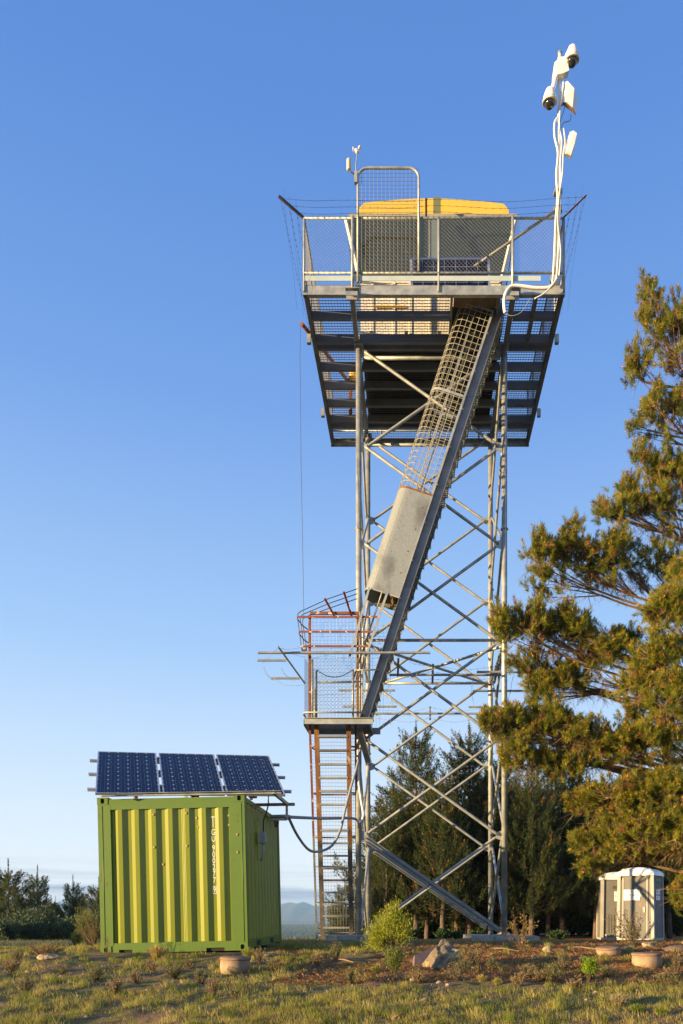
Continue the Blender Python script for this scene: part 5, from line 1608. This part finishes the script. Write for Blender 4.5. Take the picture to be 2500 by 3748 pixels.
shrub(2158, 3600, 62, 100, 'tiny bright green bush above the lower right grass', 'shrub', 'shrub', (.16, .27, .01), (.26, .38, .02), 3, 50, 40, .03, .004, base=.5, up=1.0)
shrub(1905, 3478, 110, 160, 'spindly brown leaved sapling beside the right tower leg', 'sapling', 'sapling', (.30, .19, .06), (.20, .17, .05), 4, 15, 16, .085, .008, stemc=(.22, .15, .08), ang=55)
shrub(2322, 3468, 150, 172, 'drooping narrow leaved sapling in front of the toilets', 'sapling', 'sapling', (.20, .15, .06), (.14, .12, .05), 5, 20, 22, .10, .0065, stemc=(.18, .13, .08), cx=2290, ang=70, up=-.6, Y=13.0)
shrub(345, 3488, 120, 130, 'brown twiggy shrub against the left side of the container', 'shrub', 'shrub', (.22, .17, .06), (.16, .12, .06), 6, 50, 16, .03, .004, cx=330, Y=14)
shrub(322, 3470, 90, 150, 'yellow green bush behind the twiggy shrub left of the container', 'bush', 'bush', (.17, .20, .04), (.32, .32, .07), 7, 90, 40, .05, .006, cx=320, Y=17)
shrub(282, 3478, 48, 62, 'low yellow green bush at the left of the twiggy shrub', 'bush', 'bush', (.17, .20, .04), (.30, .30, .07), 8, 60, 30, .04, .006, Y=16)
shrub(392, 3500, 34, 100, 'thin dead weed stalk at the container left corner', 'weed', 'weed', (.12, .09, .05), (.20, .14, .07), 9, 5, 8, .03, .005)
shrub(165, 3508, 170, 62, 'wide low red brown weed patch at the far left', 'weed', 'weed', (.24, .14, .07), (.30, .20, .09), 10, 90, 18, .022, .004)
shrub(372, 3480, 20, 118, 'bare reddish weed stalk left of the container', 'weed', 'weed', (.28, .15, .07), (.24, .16, .08), 11, 3, 20, .02, .004, Y=15)
# dark trees' undergrowth behind tower
for k, (px_, py_, w_, h_) in enumerate(((1620, 3432, 60, 42), (1672, 3430, 52, 34), (1500, 3434, 70, 46), (1745, 3428, 60, 40), (2040, 3430, 80, 40))):
    shrub(px_, py_, w_, h_, ['round dark green bush behind the tower, left of centre', 'smaller dark bush behind the tower, right of centre', 'wide dark bush behind the yellow green bush', 'dark bush behind the crossing braces at right', 'low dark bush between tower and toilets'][k], 'bush', 'bush', (.04, .08, .03), (.08, .13, .04), 40 + k, 60, 26, .10, .03, Y=25 + k * .4)
for k in range(12):
    px_ = 1480 + k * 92
    shrub(px_, 3434, 210, 120 + 40 * (k % 3), 'dark understory bush ' + ['far left behind the yellow green bush', 'behind the ladder side tower legs', 'left of the middle cross braces', 'behind the middle cross braces', 'right of the middle cross braces', 'behind the right tower legs', 'just right of the tower', 'well right of the tower', 'midway between tower and toilets', 'left of the toilets', 'behind the left toilet', 'behind the right toilet'][k], 'bush', 'bush', (.035, .055, .02), (.07, .095, .03), 400 + k, 90, 34, .22, .06, Y=34 + (k % 3), group='understory bushes in the plantation', base=0)
wl = [(500, 3600), (555, 3560), (640, 3585), (735, 3600), (780, 3650), (1000, 3560), (860, 3660), (420, 3640), (350, 3590), (690, 3545), (1740, 3540), (1800, 3560), (1930, 3575), (1985, 3590), (2020, 3600), (2060, 3560), (2110, 3620), (2230, 3575), (2440, 3610), (2480, 3560), (1700, 3560), (1670, 3590), (1160, 3540), (1230, 3520), (950, 3530), (1530, 3600), (1280, 3600), (2150, 3540), (40, 3560), (230, 3570), (90, 3640), (1900, 3610), (60, 3530)]
for k, (px_, py_) in enumerate(wl):
    rng = np.random.default_rng(300 + k)
    g_ = k % 3
    shrub(px_, py_, rng.uniform(42, 95), rng.uniform(34, 86), ['sparse straw', 'grey green', 'reddish brown', 'leafy pale'][k % 4] + ' weed ' + where(px_, py_), 'weed', 'weed', ((.20, .18, .09), (.28, .20, .09), (.15, .16, .07))[g_], ((.30, .26, .12), (.34, .25, .13), (.26, .25, .09))[g_], 500 + k, int(rng.uniform(16, 44)), 26, .018, .0045, group='weeds in the patchy grass')
# log and branch litter on the right
lg = thing('fallen_log', (PX(2465, 12.2), 12.2, G(PX(2465, 12.2), 12.2)), 'grey weathered log lying at the right frame edge behind the footings', 'log')
yl = 12.2
MB().tube([P(2425, 3490, yl + .2), P(2450, 3485, yl), P(2520, 3478, yl - .1)], [.08, .10, .12], 12).build('bark', BARK, lg)
MB().lathe([(.12, 0), (.13, .02)], 12, P(2508, 3472, yl - .1), Matrix.Rotation(R(70), 3, 'Y')).build('cut_face', TWIG, lg)
for k, (a, b_) in enumerate((((2290, 3472), (2420, 3500)), ((2330, 3500), (2360, 3475)), ((2180, 3478), (2060, 3470)), ((1300, 3530), (1210, 3512)), ((1800, 3475), (1900, 3485)), ((1440, 3735), (1500, 3716)))):
    Y0 = ground_depth(a[0], a[1]); Y1 = ground_depth(b_[0], b_[1])
    p = P(a[0], a[1], Y0) + Vector((0, 0, .02)); q = P(b_[0], b_[1], Y1) + Vector((0, 0, .02))
    m = MB().tube([p, p.lerp(q, .4) + Vector((0, 0, .02)), q], [.014, .012, .005], 6)
    solo('fallen_branch', m, TWIG, p, ['dead branch lying between the toilets and the right footings', 'short dead stick leaning by the toilet sapling', 'thin branch on the red soil left of the toilets', 'dark dead twig in the grass left of the bush', 'thin stick on the ground right of the broken concrete', 'thin curved stick at the bottom middle of the turf'][k], 'branch')

# ================================================================== PORTABLE TOILETS
def toilet(loc, yaw_, label, front=True):
    W, D, H = 1.24, 1.26, 2.24
    r_ = thing('portable_toilet', loc, label, 'portable toilet', rot=(0, 0, yaw_))
    def b(name, m, mat, parent=r_): return m.build(name, mat, parent, local=True)
    tp = .03
    m = MB(); hw, hd = W / 2, D / 2
    vs = [(-hw, -hd + .05, .08), (hw, -hd + .05, .08), (hw, hd, .08), (-hw, hd, .08), (-hw + tp, -hd + .05 + tp, H), (hw - tp, -hd + .05 + tp, H), (hw - tp, hd - tp, H), (-hw + tp, hd - tp, H)]
    m.add(vs, [(0, 3, 2, 1), (4, 5, 6, 7), (0, 1, 5, 4), (1, 2, 6, 5), (2, 3, 7, 6), (3, 0, 4, 7)])
    b('body', m, TOILET)
    b('skid', MB().box((-hw - .02, -hd, 0), (hw + .02, hd + .02, .079)), TOILETL)
    for sx in (-1, 1):
        for sy in (-1, 1):
            x = sx * (hw - .02); y = sy * (hd - .03) + .01
            b('corner_column', MB().beam((x, y, .08), (x - sx * tp, y - sy * tp, H + .01), .11, .10, Vector((0, 1, 0))), TOILETL)
    # roof: shallow arched with overhang
    n = 12; vs = []
    for j, (yy, dz, sc) in enumerate(((-hd - .03, 0, 1.03), (-hd - .03, .13, 1.03), (-hd + .10, .20, .96), (hd - .10, .20, .96), (hd + .03, .13, 1.03), (hd + .03, 0, 1.03))):
        for i in range(n + 1):
            u_ = -1 + 2 * i / n
            arch = .09 * (1 - u_ * u_) if dz > 0 else 0
            vs.append((u_ * (hw) * sc, yy, H + .005 + dz * (1 if abs(u_) < .95 or dz == 0 else .8) + arch))
    c = n + 1
    fs = [(j * c + i, j * c + i + 1, (j + 1) * c + i + 1, (j + 1) * c + i) for j in range(5) for i in range(n)]
    fs += [tuple(j * c for j in range(6))[::-1], tuple(j * c + n for j in range(6)), tuple([0 * c + i for i in range(n, -1, -1)] + [5 * c + i for i in range(c)])]
    b('roof', MB().add(vs, fs), WHITE)
    for x in (-.45, .45):
        pts = [Vector((x + .05 * math.cos(a), -hd + .1, H + .2 + .06 * math.sin(a))) for a in np.linspace(0, math.pi, 7)]
        b('lifting_eye', MB().tube(pts, .008, 5), GALV)
    if front:
        yd = -hd + .045
        dz0, dz1 = .12, H - .07
        dr = b('door', MB().beam((-.02, yd - .0, dz0), (-.02, yd + tp, dz1), .76, .03, Vector((0, 1, 0))), TOILETL)
        dr.data.materials[0] = TOILET
        b('door_jamb', MB().beam((-.44, yd, dz0), (-.44, yd + tp, dz1), .05, .05, Vector((0, 1, 0))).beam((.395, yd, dz0), (.395, yd + tp, dz1), .05, .05, Vector((0, 1, 0))), TOILETL)
        for k in range(4):
            for x in (-.49, .45):
                z = .25 + k * .12; b('vent_slot', MB().box((x - .035, yd - .035, z), (x + .035, yd - .026, z + .05)), BLACK)
        for k in range(6):
            z = .22 + k * .05; b('door_rib', MB().box((-.30, yd - .022, z), (.22, yd - .014, z + .02)), TOILET, dr)
        b('handle', MB().box((.26, yd - .03, .98), (.34, yd - .005, 1.16)), TOILETL, dr)
        b('latch', MB().box((.15, yd - .01, 1.20), (.21, yd + .01, 1.28)), REDINK, dr)
        b('pocket', MB().box((.15, yd - .02, 1.52), (.23, yd + .012, 1.70)), TOILETL, dr)
        for x in (-.50, .50):
            b('post_groove', MB().beam((x, yd - .028, .7), (x, yd - .005, H - .15), .02, .006, Vector((0, 1, 0))), BLACK)
    def sign(M, w_, h_):
        s_ = MB().box((-w_ / 2, -h_ / 2, 0), (w_ / 2, h_ / 2, .004)); s_.v = [tuple(M @ Vector(v)) for v in s_.v]
        so_ = b('sign', s_, PAPER)
        text_mesh('FOR HIRE', h_ * .34, M @ Matrix.Translation((0, -.01, .006)), INK, 'lettering', so_, .0006, sx=1.0)
        text_mesh('VEOLIA', h_ * .24, M @ Matrix.Translation((.06 * w_ / .5, h_ * .32, .006)), GREYINK, 'lettering', so_, .0006)
        text_mesh('6299', h_ * .26, M @ Matrix.Translation((-w_ * .18, -h_ * .32, .006)), GREYINK, 'lettering', so_, .0006)
        rg_ = MB(); 
        pts = [M @ Vector((-w_ * .32 + h_ * .12 * math.cos(a), h_ * .32 + h_ * .12 * math.sin(a), .006)) for a in np.linspace(0, 6.283, 13)]
        rg_.tube(pts, .006, 4); rg_.v = [tuple(v) for v in rg_.v]
        b('emblem', rg_, REDINK, so_)
    RX = Matrix.Rotation(R(90), 4, 'X')
    if front:
        sign(Matrix.Translation((-.12, -hd + .045 - .018, 1.58)) @ RX, .56, .36)
        sign(Matrix.Translation((hw - .008, -.02, 1.58)) @ Matrix.Rotation(R(90), 4, 'Z') @ RX, .50, .36)
        # side louvres and ribs
        for k in range(5): b('vent_slot', MB().box((hw - .03, -.35 + k * .15, H - .2), (hw - .004, -.25 + k * .15, H - .08)), BLACK)
        for k in range(5): b('side_rib', MB().box((hw - .012, -.45, .2 + k * .09), (hw + .008, .45, .24 + k * .09)), TOILET)
    else:
        sign(Matrix.Translation((.14, -hd + .05 + .002, 1.62)) @ RX, .56, .36)
        for k in range(8): b('side_rib', MB().beam((-.36 + k * .1, -hd + .045, .25), (-.36 + k * .1, -hd + .055, .95), .025, .02, Vector((0, 1, 0))), TOILET)
        for k in range(3): b('vent_slot', MB().box((-.2, -hd + .055, 1.9 + k * .04), (.3, -hd + .068, 1.915 + k * .04)), BLACK)
        for x in (-.45, .1): b('plug', MB().box((x - .03, -hd + .03, .14), (x + .03, -hd + .049, .2)), WHITE)
        b('recess', MB().box((-.14, -hd + .052, 1.15), (.42, -hd + .0555, 1.9)), TOILET)
    return r_
tY = 25.9
tx = PX(2349, tY)
t1 = toilet((tx + .12, tY + .55, G(tx, tY) - .0), R(-33), 'grey portable toilet with a FOR HIRE board on its door')
t2 = toilet((PX(2264, 28.2), 28.6, G(7.5, 28.2) - .0), R(-6), 'second grey portable toilet standing partly behind the first, at its left', front=False)

# ================================================================== PINES
def generic_pine(seed, H, Rb, nwh, per, shoots, sh_len, needles, nl, wd, c1, c2, bud, rise=.35, z0f=.12, dry=.0, power=.8, budr=.015, budl=.09, lead=.93, tk=.0145):
    rng = np.random.default_rng(seed)
    tris = []; cols = []
    BT = []; pos = []; dr = []
    for k in range(nwh):
        f = z0f + (lead - z0f) * (k + rng.uniform(-.3, .3)) / nwh
        z = H * f
        Lb = Rb * (1 - f) ** power * rng.uniform(.65, 1.12) + .12
        a0 = rng.uniform(0, 6.28)
        for j in range(per):
            a = a0 + 6.283 * j / per + rng.normal(0, .25); Lj = Lb * rng.uniform(.6, 1.15)
            d = np.array([math.cos(a), math.sin(a), 0])
            A = np.array([0, 0, z]); tp = A + d * Lj + np.array([0, 0, Lj * rise * rng.uniform(.3, 1.4) + .25])
            C = A + d * Lj * .6 + np.array([0, 0, -Lj * .03])
            cv = qcurve(A, C, tp, 6)
            BT.append(sticks(cv[:-1], cv[1:], np.linspace(.028, .008, 5) * (H / 8)))
            ns = max(3, int(shoots * Lj / Rb))
            tq = rng.uniform(.25, 1, ns) ** .8
            base = A * (1 - tq[:, None]) ** 2 + 2 * C * (tq * (1 - tq))[:, None] + tp * (tq ** 2)[:, None]
            side = np.array([-d[1], d[0], 0])
            off = side * rng.normal(0, .30, (ns, 1)) * Lj * (1.1 - tq[:, None]) + np.array([0, 0, 1]) * np.abs(rng.normal(0, .16, (ns, 1))) * (.5 + Lj * .35) + d * rng.uniform(0, .25, (ns, 1))
            p = base + off
            BT.append(sticks(base, p - unit(off) * .02, np.full(ns, .006)))
            pos.append(p); dr.append(unit(off * .8 + d * .30 + np.array([0, 0, .85]) + rng.normal(0, .16, (ns, 3))))
    # leader
    nl_ = int((1 - lead) * H / .12) + 3; pos.append(np.stack([np.zeros(nl_), np.zeros(nl_), H - .12 * np.arange(nl_)], -1)); dr.append(np.array([[0, 0, 1.]] * nl_))
    pos = np.concatenate(pos); dr = np.concatenate(dr)
    T, Cc = brushes(pos, dr, sh_len * rng.uniform(.7, 1.3, len(pos)), needles, nl, wd, c1, c2, rng, bud=bud, dry=dry, budr=budr, budl=budl)
    BT = np.concatenate(BT)
    tr = MB(); k = 9
    pts = []; rad = []
    for i in range(k):
        f = i / (k - 1); pts.append((rng.normal(0, .03) * (1 - f), rng.normal(0, .03) * (1 - f), H * f - .1)); rad.append(tk * H * (1 - f) ** .9 + .008)
    tr.tube(pts, rad, 9)
    return tri_mesh('crown', T, Cc, NEEDLE), tri_mesh('branches', BT, np.tile([[.11, .085, .065]], (len(BT), 1)), NEEDLE), tr.mesh('trunk', BARK)

GA, GB = (.026, .05, .014), (.08, .105, .024)
BIG = [generic_pine(60 + i, 9.0, 2.6, 26, 6, 32, .46, 28, .13, .015, GA, GB, .15, rise=.55, z0f=.16, dry=.02, power=.7, budr=.018, budl=.12) for i in range(3)]
DEEP = [generic_pine(70 + i, 9.0, 2.6, 26, 6, 26, .42, 16, .14, .024, GA, GB, .2, rise=.4, z0f=.03, dry=.04, power=.6, budr=.018, budl=.1) for i in range(2)]
def place_pine(px, toppy, Y, var, rot, label, cat='pine tree', group=None, wide=1.0, meshes=BIG, Hm=9.0, name='pine_tree'):
    x = PX(px, Y); z = G(x, Y); H = ZZ(toppy, Y) - z; s = H / Hm
    o = thing(name, (x, Y, z), label, cat, group, rot=(0, 0, rot)); o.scale = (s * wide, s * wide, s)
    for nm, me_ in zip(('crown', 'branches', 'trunk'), meshes[var]):
        c = bpy.data.objects.new(nm, me_); COL.objects.link(c); c.parent = o
    return o
bigs = [(1522, 2640, 30, 0, .3, 1.0, 'slender pine behind the tower with the tallest left spire'), (1718, 2640, 32, 1, 1.1, 1.15, 'bushy pine behind the tower rising between its right braces'),
        (1415, 2935, 28.5, 2, 2.1, .95, 'small pine behind the tower, just right of its left legs'), (1620, 2820, 28, 2, 4.0, 1.0, 'pine of middle height in the centre behind the tower'),
        (1835, 2740, 31, 0, 5.0, 1.15, 'pine directly behind the right tower legs'), (1945, 2790, 29, 1, 2.6, 1.1, 'dark pine just right of the tower'),
        (2060, 2760, 33, 2, 3.3, 1.15, 'dark pine between the tower and the toilets'), (2180, 2860, 30, 0, .9, 1.1, 'dark pine left of the toilets'),
        (2300, 2800, 34, 1, 4.4, 1.2, 'dark pine behind the toilets'), (2450, 2820, 31, 2, 1.7, 1.2, 'dark pine behind the toilets at the right edge')]
bigs += [(1562, 2870, 31.5, 1, 2.0, 1.05, 'mid height pine between the tall spire and the bushy pine'), (1672, 2850, 33.5, 0, 4.4, 1.0, 'pine just left of the bushy pine behind the tower'), (1775, 2790, 34, 2, .2, 1.1, 'pine just right of the bushy pine behind the tower'),
         (1475, 2950, 30.5, 0, 3.6, 1.0, 'low pine between the small left pine and the tall spire'), (1890, 2850, 33, 2, 1.9, 1.15, 'dark pine filling the gap right of the tower legs'), (2005, 2840, 31, 0, 5.5, 1.1, 'second dark pine right of the tower'),
         (2120, 2800, 35, 1, 2.9, 1.2, 'dark pine two trees left of the toilets'), (2240, 2850, 33, 2, 1.2, 1.2, 'dark pine directly behind the left toilet')]
for (px_, ty, Y_, v_, ro, wd_, lb) in bigs:
    place_pine(px_, ty, Y_, v_, ro, lb, group='pines behind the tower', wide=wd_)
k = 0
for Y_, cnt, t0 in ((36, 9, 2900), (41, 9, 2950), (47, 9, 3000)):
    for i in range(cnt):
        px_ = 1440 + (2620 - 1440) * (i + .5 * (k % 2)) / cnt; k += 1
        place_pine(px_, t0 + 60 * math.sin(i * 2.3 + Y_), Y_, (i + k) % 2, i * 1.3, 'dark pine deep in the plantation behind the tower', group='pines deep in the plantation', wide=1.35, meshes=DEEP)
GA2, GB2 = (.045, .085, .03), (.14, .165, .05)
YOUNG = [generic_pine(80 + i, 5.0, 1.35, 18, 6, 38, .30, 24, .075, .014, GA2, GB2, .15, rise=.55, z0f=.05, power=1.05, budr=.014, budl=.07, lead=.82, tk=.009) for i in range(2)]
for (px_, ty, Y_, v_, ro, wd_, lb) in ((30, 3140, 36, 0, 0, 1.5, 'tallest young pine at the left frame edge'), (137, 3165, 38, 1, 1, 1.25, 'young pine with a bare pointed leader second from the left'),
        (187, 3275, 36, 0, 2, 1.1, 'short young pine third from the left'), (203, 3280, 40, 1, 3, .9, 'thin short young pine beside the third pine'), (267, 3200, 38, 1, 4, 1.2, 'young pine with pointed leader in the middle of the left gap'),
        (290, 3250, 41, 0, 2.2, 1.1, 'young pine just right of the pointed leader pine'), (362, 3205, 34, 0, 5, 1.35, 'young pine touching the left edge of the container'), (80, 3260, 40, 0, 4.1, 1.2, 'young pine between the two leftmost pines'),
        (-40, 3180, 38, 1, 4.1, 1.4, 'young pine cut by the left frame edge'), (1262, 3205, 27, 0, .6, 1.3, 'small pine seen through the access ladder')):
    place_pine(px_, ty, Y_, v_, ro, lb, group='young pines', wide=wd_, meshes=YOUNG, Hm=5.0, name='young_pine')
o = place_pine(-3000, 2600, 10.2, 0, .4, 'unseen young pine added left of the container to shade the tower leg', group='young pines', wide=1.15, meshes=YOUNG, Hm=5.0, name='young_pine'); o.scale = (1.05, 1.05, .92)  # out-of-view pine, added so its shadow falls on the left tower leg
lbs = ['round dark bush at the foot of the leftmost pine', 'grey green bush second in the left row', 'dark bush in the middle of the left row', 'dark green bush right of the middle in the left row', 'low dark bush nearest the container in the left row', 'dark bush behind the left row gap', 'blue green bush at the left frame edge']
for k, (px_, h_, w_, Y_) in enumerate(((60, 150, 150, 33), (150, 165, 130, 32), (215, 130, 130, 34), (275, 120, 120, 31), (335, 90, 90, 30), (110, 120, 130, 30), (10, 110, 120, 29))):
    shrub(px_, 3462, w_, h_, lbs[k], 'bush', 'bush', (.05, .085, .045), (.10, .14, .06), 60 + k, 110, 30, .13, .035, Y=Y_, group='bushes left of the container', base=0)
# pale grass edge behind the track on the left
rng = np.random.default_rng(77)
n = 14000; Yg = rng.uniform(25.5, 29.5, n); x = (rng.uniform(-60, 420, n) - CX) / FPX * Yg
T, Cc = blades(x, Yg, rng.uniform(.10, .34, n), rng.uniform(.02, .03, n), .7, np.array([.19, .21, .12]) * rng.uniform(.6, 1.2, (n, 1)), rng)
tag(np_obj('tall_grass', tri_mesh('tall_grass', T, Cc, GRASSM)), 'pale grey green grass along the far side of the track', 'grass', kind='stuff')

# ---- far forest on the plain (reads as one mass)
rng = np.random.default_rng(78)
n = 26000; Yg = rng.uniform(1250, 2500, n); x = (rng.uniform(-150, 1500, n) - CX) / FPX * Yg
keep = vnoise(x, Yg, .006, 40) + .25 * rng.random(n) > .38; x = x[keep]; Yg = Yg[keep]; n = len(x)
z = gz(x, Yg); hh = rng.uniform(6, 13, n); rr = rng.uniform(2.5, 4.5, n); T = []
for i in range(4):
    a0, a1 = i * math.pi / 2, (i + 1) * math.pi / 2
    A = np.stack([x + rr * math.cos(a0), Yg + rr * math.sin(a0), z + .5], -1); B_ = np.stack([x + rr * math.cos(a1), Yg + rr * math.sin(a1), z + .5], -1); C_ = np.stack([x, Yg, z + hh], -1)
    T.append(np.stack([A, B_, C_], 1))
cf = np.array([.05, .075, .025]) * rng.uniform(.5, 1.5, (n, 1))
tag(np_obj('far_forest', tri_mesh('far_forest', np.concatenate(T), np.tile(cf, (4, 1)), LEAF)), 'far off dark forest covering the plain below the mountains', 'forest', kind='stuff')

# ---- the big foreground pine on the right
pr_ = np.random.default_rng(404)
TX, TY = 6.9, 15.6
bp_ = thing('large_pine', (TX, TY, G(TX, TY)), 'large sunlit pine reaching in from the right with orange tipped branches', 'pine tree')
tr = MB(); tr.tube([(TX, TY, -.3), (TX + .05, TY, 3), (TX - .05, TY, 7), (TX, TY, 11), (TX, TY, 15)], [.30, .26, .20, .13, .05], 12); tr.build('trunk', BARK, bp_)
# blob: cx, cy, rx, ry, Y, shoots, anchor px,py
# (px ellipse centre/radii in the photo, depth, count, limb point)
blobs = [
 (2375, 1130, 42, 66, 16.0, 110, 2470, 1330), (2440, 1185, 60, 60, 15.9, 150, 2490, 1350), (2490, 1225, 40, 85, 16.2, 130, 2520, 1380), (2352, 1085, 17, 38, 16.0, 26, 2380, 1180), (2450, 1310, 62, 35, 16.0, 50, 2510, 1380),
 (2345, 1345, 46, 48, 15.6, 105, 2470, 1500), (2318, 1295, 20, 26, 15.6, 24, 2360, 1400), (2400, 1440, 40, 28, 15.8, 45, 2480, 1520),
 (2385, 1500, 58, 34, 15.7, 95, 2500, 1590), (2468, 1500, 45, 55, 15.9, 110, 2520, 1600), (2328, 1558, 28, 20, 15.5, 28, 2480, 1600), (2410, 1590, 50, 20, 15.7, 25, 2500, 1630),
 (2342, 1672, 26, 42, 15.3, 50, 2420, 1850), (2400, 1715, 66, 50, 15.3, 190, 2480, 1900), (2475, 1735, 45, 75, 15.4, 160, 2530, 1930), (2290, 1785, 42, 42, 15.2, 90, 2440, 1920), (2205, 1862, 36, 28, 15.1, 60, 2400, 1940), (2285, 1868, 62, 32, 15.2, 120, 2420, 1950), (2400, 1855, 95, 55, 15.3, 240, 2500, 1980), (2460, 1950, 50, 22, 15.4, 30, 2520, 1990),
 (1965, 2040, 55, 70, 14.9, 170, 2180, 2160), (2080, 2010, 75, 85, 15.0, 320, 2260, 2160), (2190, 2080, 90, 85, 15.1, 300, 2340, 2190), (2270, 2010, 60, 70, 15.2, 190, 2380, 2180), (2400, 2090, 110, 90, 15.4, 230, 2500, 2230), (2000, 2140, 70, 45, 14.9, 100, 2200, 2180),
 (1845, 2300, 52, 62, 14.6, 170, 2060, 2400), (1950, 2290, 85, 70, 14.7, 300, 2150, 2400), (2070, 2300, 90, 70, 14.8, 330, 2250, 2400), (2200, 2370, 90, 60, 14.9, 280, 2350, 2420), (2290, 2350, 60, 60, 15.2, 120, 2420, 2420),
 (1930, 2440, 70, 50, 15.3, 150, 2150, 2520), (2030, 2490, 110, 55, 15.4, 300, 2260, 2540), (2140, 2440, 90, 60, 15.2, 190, 2300, 2520), (1990, 2545, 60, 40, 15.4, 90, 2180, 2540),
 (2440, 2260, 90, 110, 14.2, 380, 2560, 2400), (2400, 2420, 100, 90, 14.3, 380, 2560, 2560), (2350, 2520, 90, 100, 14.6, 330, 2520, 2640), (2460, 2560, 80, 110, 14.0, 380, 2600, 2700), (2320, 2650, 60, 80, 14.9, 160, 2480, 2740),
 (1800, 2650, 42, 42, 14.4, 120, 2000, 2720), (1890, 2640, 80, 60, 14.5, 280, 2100, 2730), (2000, 2640, 90, 70, 14.7, 330, 2200, 2740), (2120, 2690, 100, 80, 14.6, 420, 2300, 2760), (2250, 2730, 100, 70, 14.5, 420, 2400, 2780), (2400, 2720, 110, 80, 14.3, 420, 2560, 2800),
 (1860, 2740, 55, 40, 14.6, 110, 2060, 2760), (1920, 2790, 85, 45, 14.8, 200, 2120, 2770), (2060, 2790, 110, 50, 14.8, 280, 2260, 2790),
 (2150, 2940, 70, 50, 14.9, 170, 2330, 3010), (2240, 2930, 100, 75, 14.6, 360, 2420, 3030), (2360, 2910, 100, 80, 14.4, 400, 2520, 3030), (2460, 2880, 70, 80, 14.2, 320, 2600, 3000),
 (2120, 3080, 50, 40, 15.1, 110, 2290, 3080), (2230, 3080, 80, 60, 15.0, 210, 2400, 3100), (2360, 3040, 110, 75, 14.2, 420, 2540, 3110), (2470, 3020, 70, 90, 14.0, 330, 2600, 3110),
 (2160, 3170, 55, 38, 15.6, 90, 2330, 3150), (2290, 3122, 85, 34, 15.8, 130, 2440, 3120), (2440, 3105, 80, 40, 15.2, 170, 2560, 3130), (2490, 3250, 40, 80, 16.2, 130, 2560, 3180),
 (2500, 2150, 60, 120, 14.6, 200, 2560, 2300), (2640, 1500, 70, 500, 15.8, 300, 2700, 1800), (2620, 2700, 90, 500, 14.4, 500, 2700, 2700)]
POS = []; DIR = []; BT = []
trunkpt = lambda z: np.array([TX, TY, z])
def np3(v): return np.array([v.x, v.y, v.z])
for bi, (cx_, cy_, rx_, ry_, Y_, n_, ax_, ay_) in enumerate(blobs):
    n_ = int(n_ * .78)
    s = Y_ / FPX
    C0 = np3(P(cx_, cy_, Y_)); A0 = np3(P(ax_, ay_, Y_ + .3)); rx, rz = rx_ * s, ry_ * s; ry = min(rx, rz) * .9 + .25
    # main limb from trunk to anchor
    Zt = A0[2] - .25 * abs(TX - A0[0]) * .6
    T0_ = trunkpt(Zt); cv = qcurve(T0_, (T0_ + A0) / 2 + np.array([0, 0, -.10 * abs(TX - A0[0])]), A0, 7)
    BT.append(sticks(cv[:-1], cv[1:], np.linspace(.055, .028, 6), taper=.9))
    nb = max(4, n_ // 22)
    th = pr_.uniform(0, 2 * np.pi, nb); ph = pr_.random(nb) ** .5
    cs = np.stack([np.cos(th) * ph * rx * .75, pr_.uniform(-.6, .6, nb) * ry, np.sin(th) * ph * rz * .75], -1) + C0
    bc = []
    for c in cs:
        mid = A0 * .45 + c * .55 + np.array([0, 0, -.12 * rz - .03]) + pr_.normal(0, .06, 3)
        q = qcurve(A0, mid, c, 6); BT.append(sticks(q[:-1], q[1:], np.linspace(.018, .006, 5), taper=.9)); bc.append(q[1:])
    bc = np.concatenate(bc)
    d = pr_.normal(size=(n_, 3)); d = unit(d) * (pr_.random((n_, 1)) ** .38)
    d[:, 2] = np.where((d[:, 2] < -.2) & (pr_.random(n_) < .6), -d[:, 2], d[:, 2])
    nc = max(3, n_ // 5)
    ci = pr_.integers(0, nc, n_)
    grow = 1 + .24 * (pr_.random((nc, 1)) ** 2)
    cen = C0 + d[:nc] * grow * np.array([rx, ry, rz])
    p = cen[ci] + pr_.normal(0, 1, (n_, 3)) * np.array([.065, .07, .075]) + np.array([0, 0, .02])
    D = np.linalg.norm(p[:, None] - bc[None], axis=2); near_ = bc[np.argmin(D, 1)]
    jm = (near_ + p) / 2 + pr_.normal(0, .03, (n_, 3)) + np.array([0, 0, -.02])
    BT.append(sticks(near_, jm, np.full(n_, .0048))); BT.append(sticks(jm, p, np.full(n_, .0036)))
    # bare dead twiglets underneath
    nt_ = int(n_ * .8)
    a = bc[pr_.integers(0, len(bc), nt_)]; e = a + pr_.normal(0, 1, (nt_, 3)) * np.array([.18, .15, .10]) + np.array([0, 0, -.13])
    BT.append(sticks(a, e, np.full(nt_, .004), taper=.3))
    e2 = e + pr_.normal(0, .08, (nt_, 3)); BT.append(sticks((a + e) / 2, e2, np.full(nt_, .003), taper=.3))
    POS.append(p); DIR.append(unit((p - near_) * 1.2 + np.array([-.12, -.06, .38]) + pr_.normal(0, .16, (n_, 3)) + d * .15))
POS = np.concatenate(POS); DIR = np.concatenate(DIR)
T, Cc = brushes(POS, DIR, .15 * pr_.uniform(.6, 1.6, len(POS)), 54, .108, .0062, (.07, .115, .012), (.30, .29, .03), pr_, ang=(22, 62), bud=.7, budc=(.62, .27, .05), budl=.07, budr=.0115, dry=.05)
off = np.array([TX, TY, G(TX, TY)])
np_obj('crown', tri_mesh('crown', T - off, Cc, NEEDLE), bp_)
BT = np.concatenate(BT)
np_obj('limbs', tri_mesh('limbs', BT - off, np.array([.36, .23, .12]) * pr_.uniform(.6, 1.2, (len(BT), 1)), NEEDLE), bp_)
print('pine tris', len(T), len(BT))
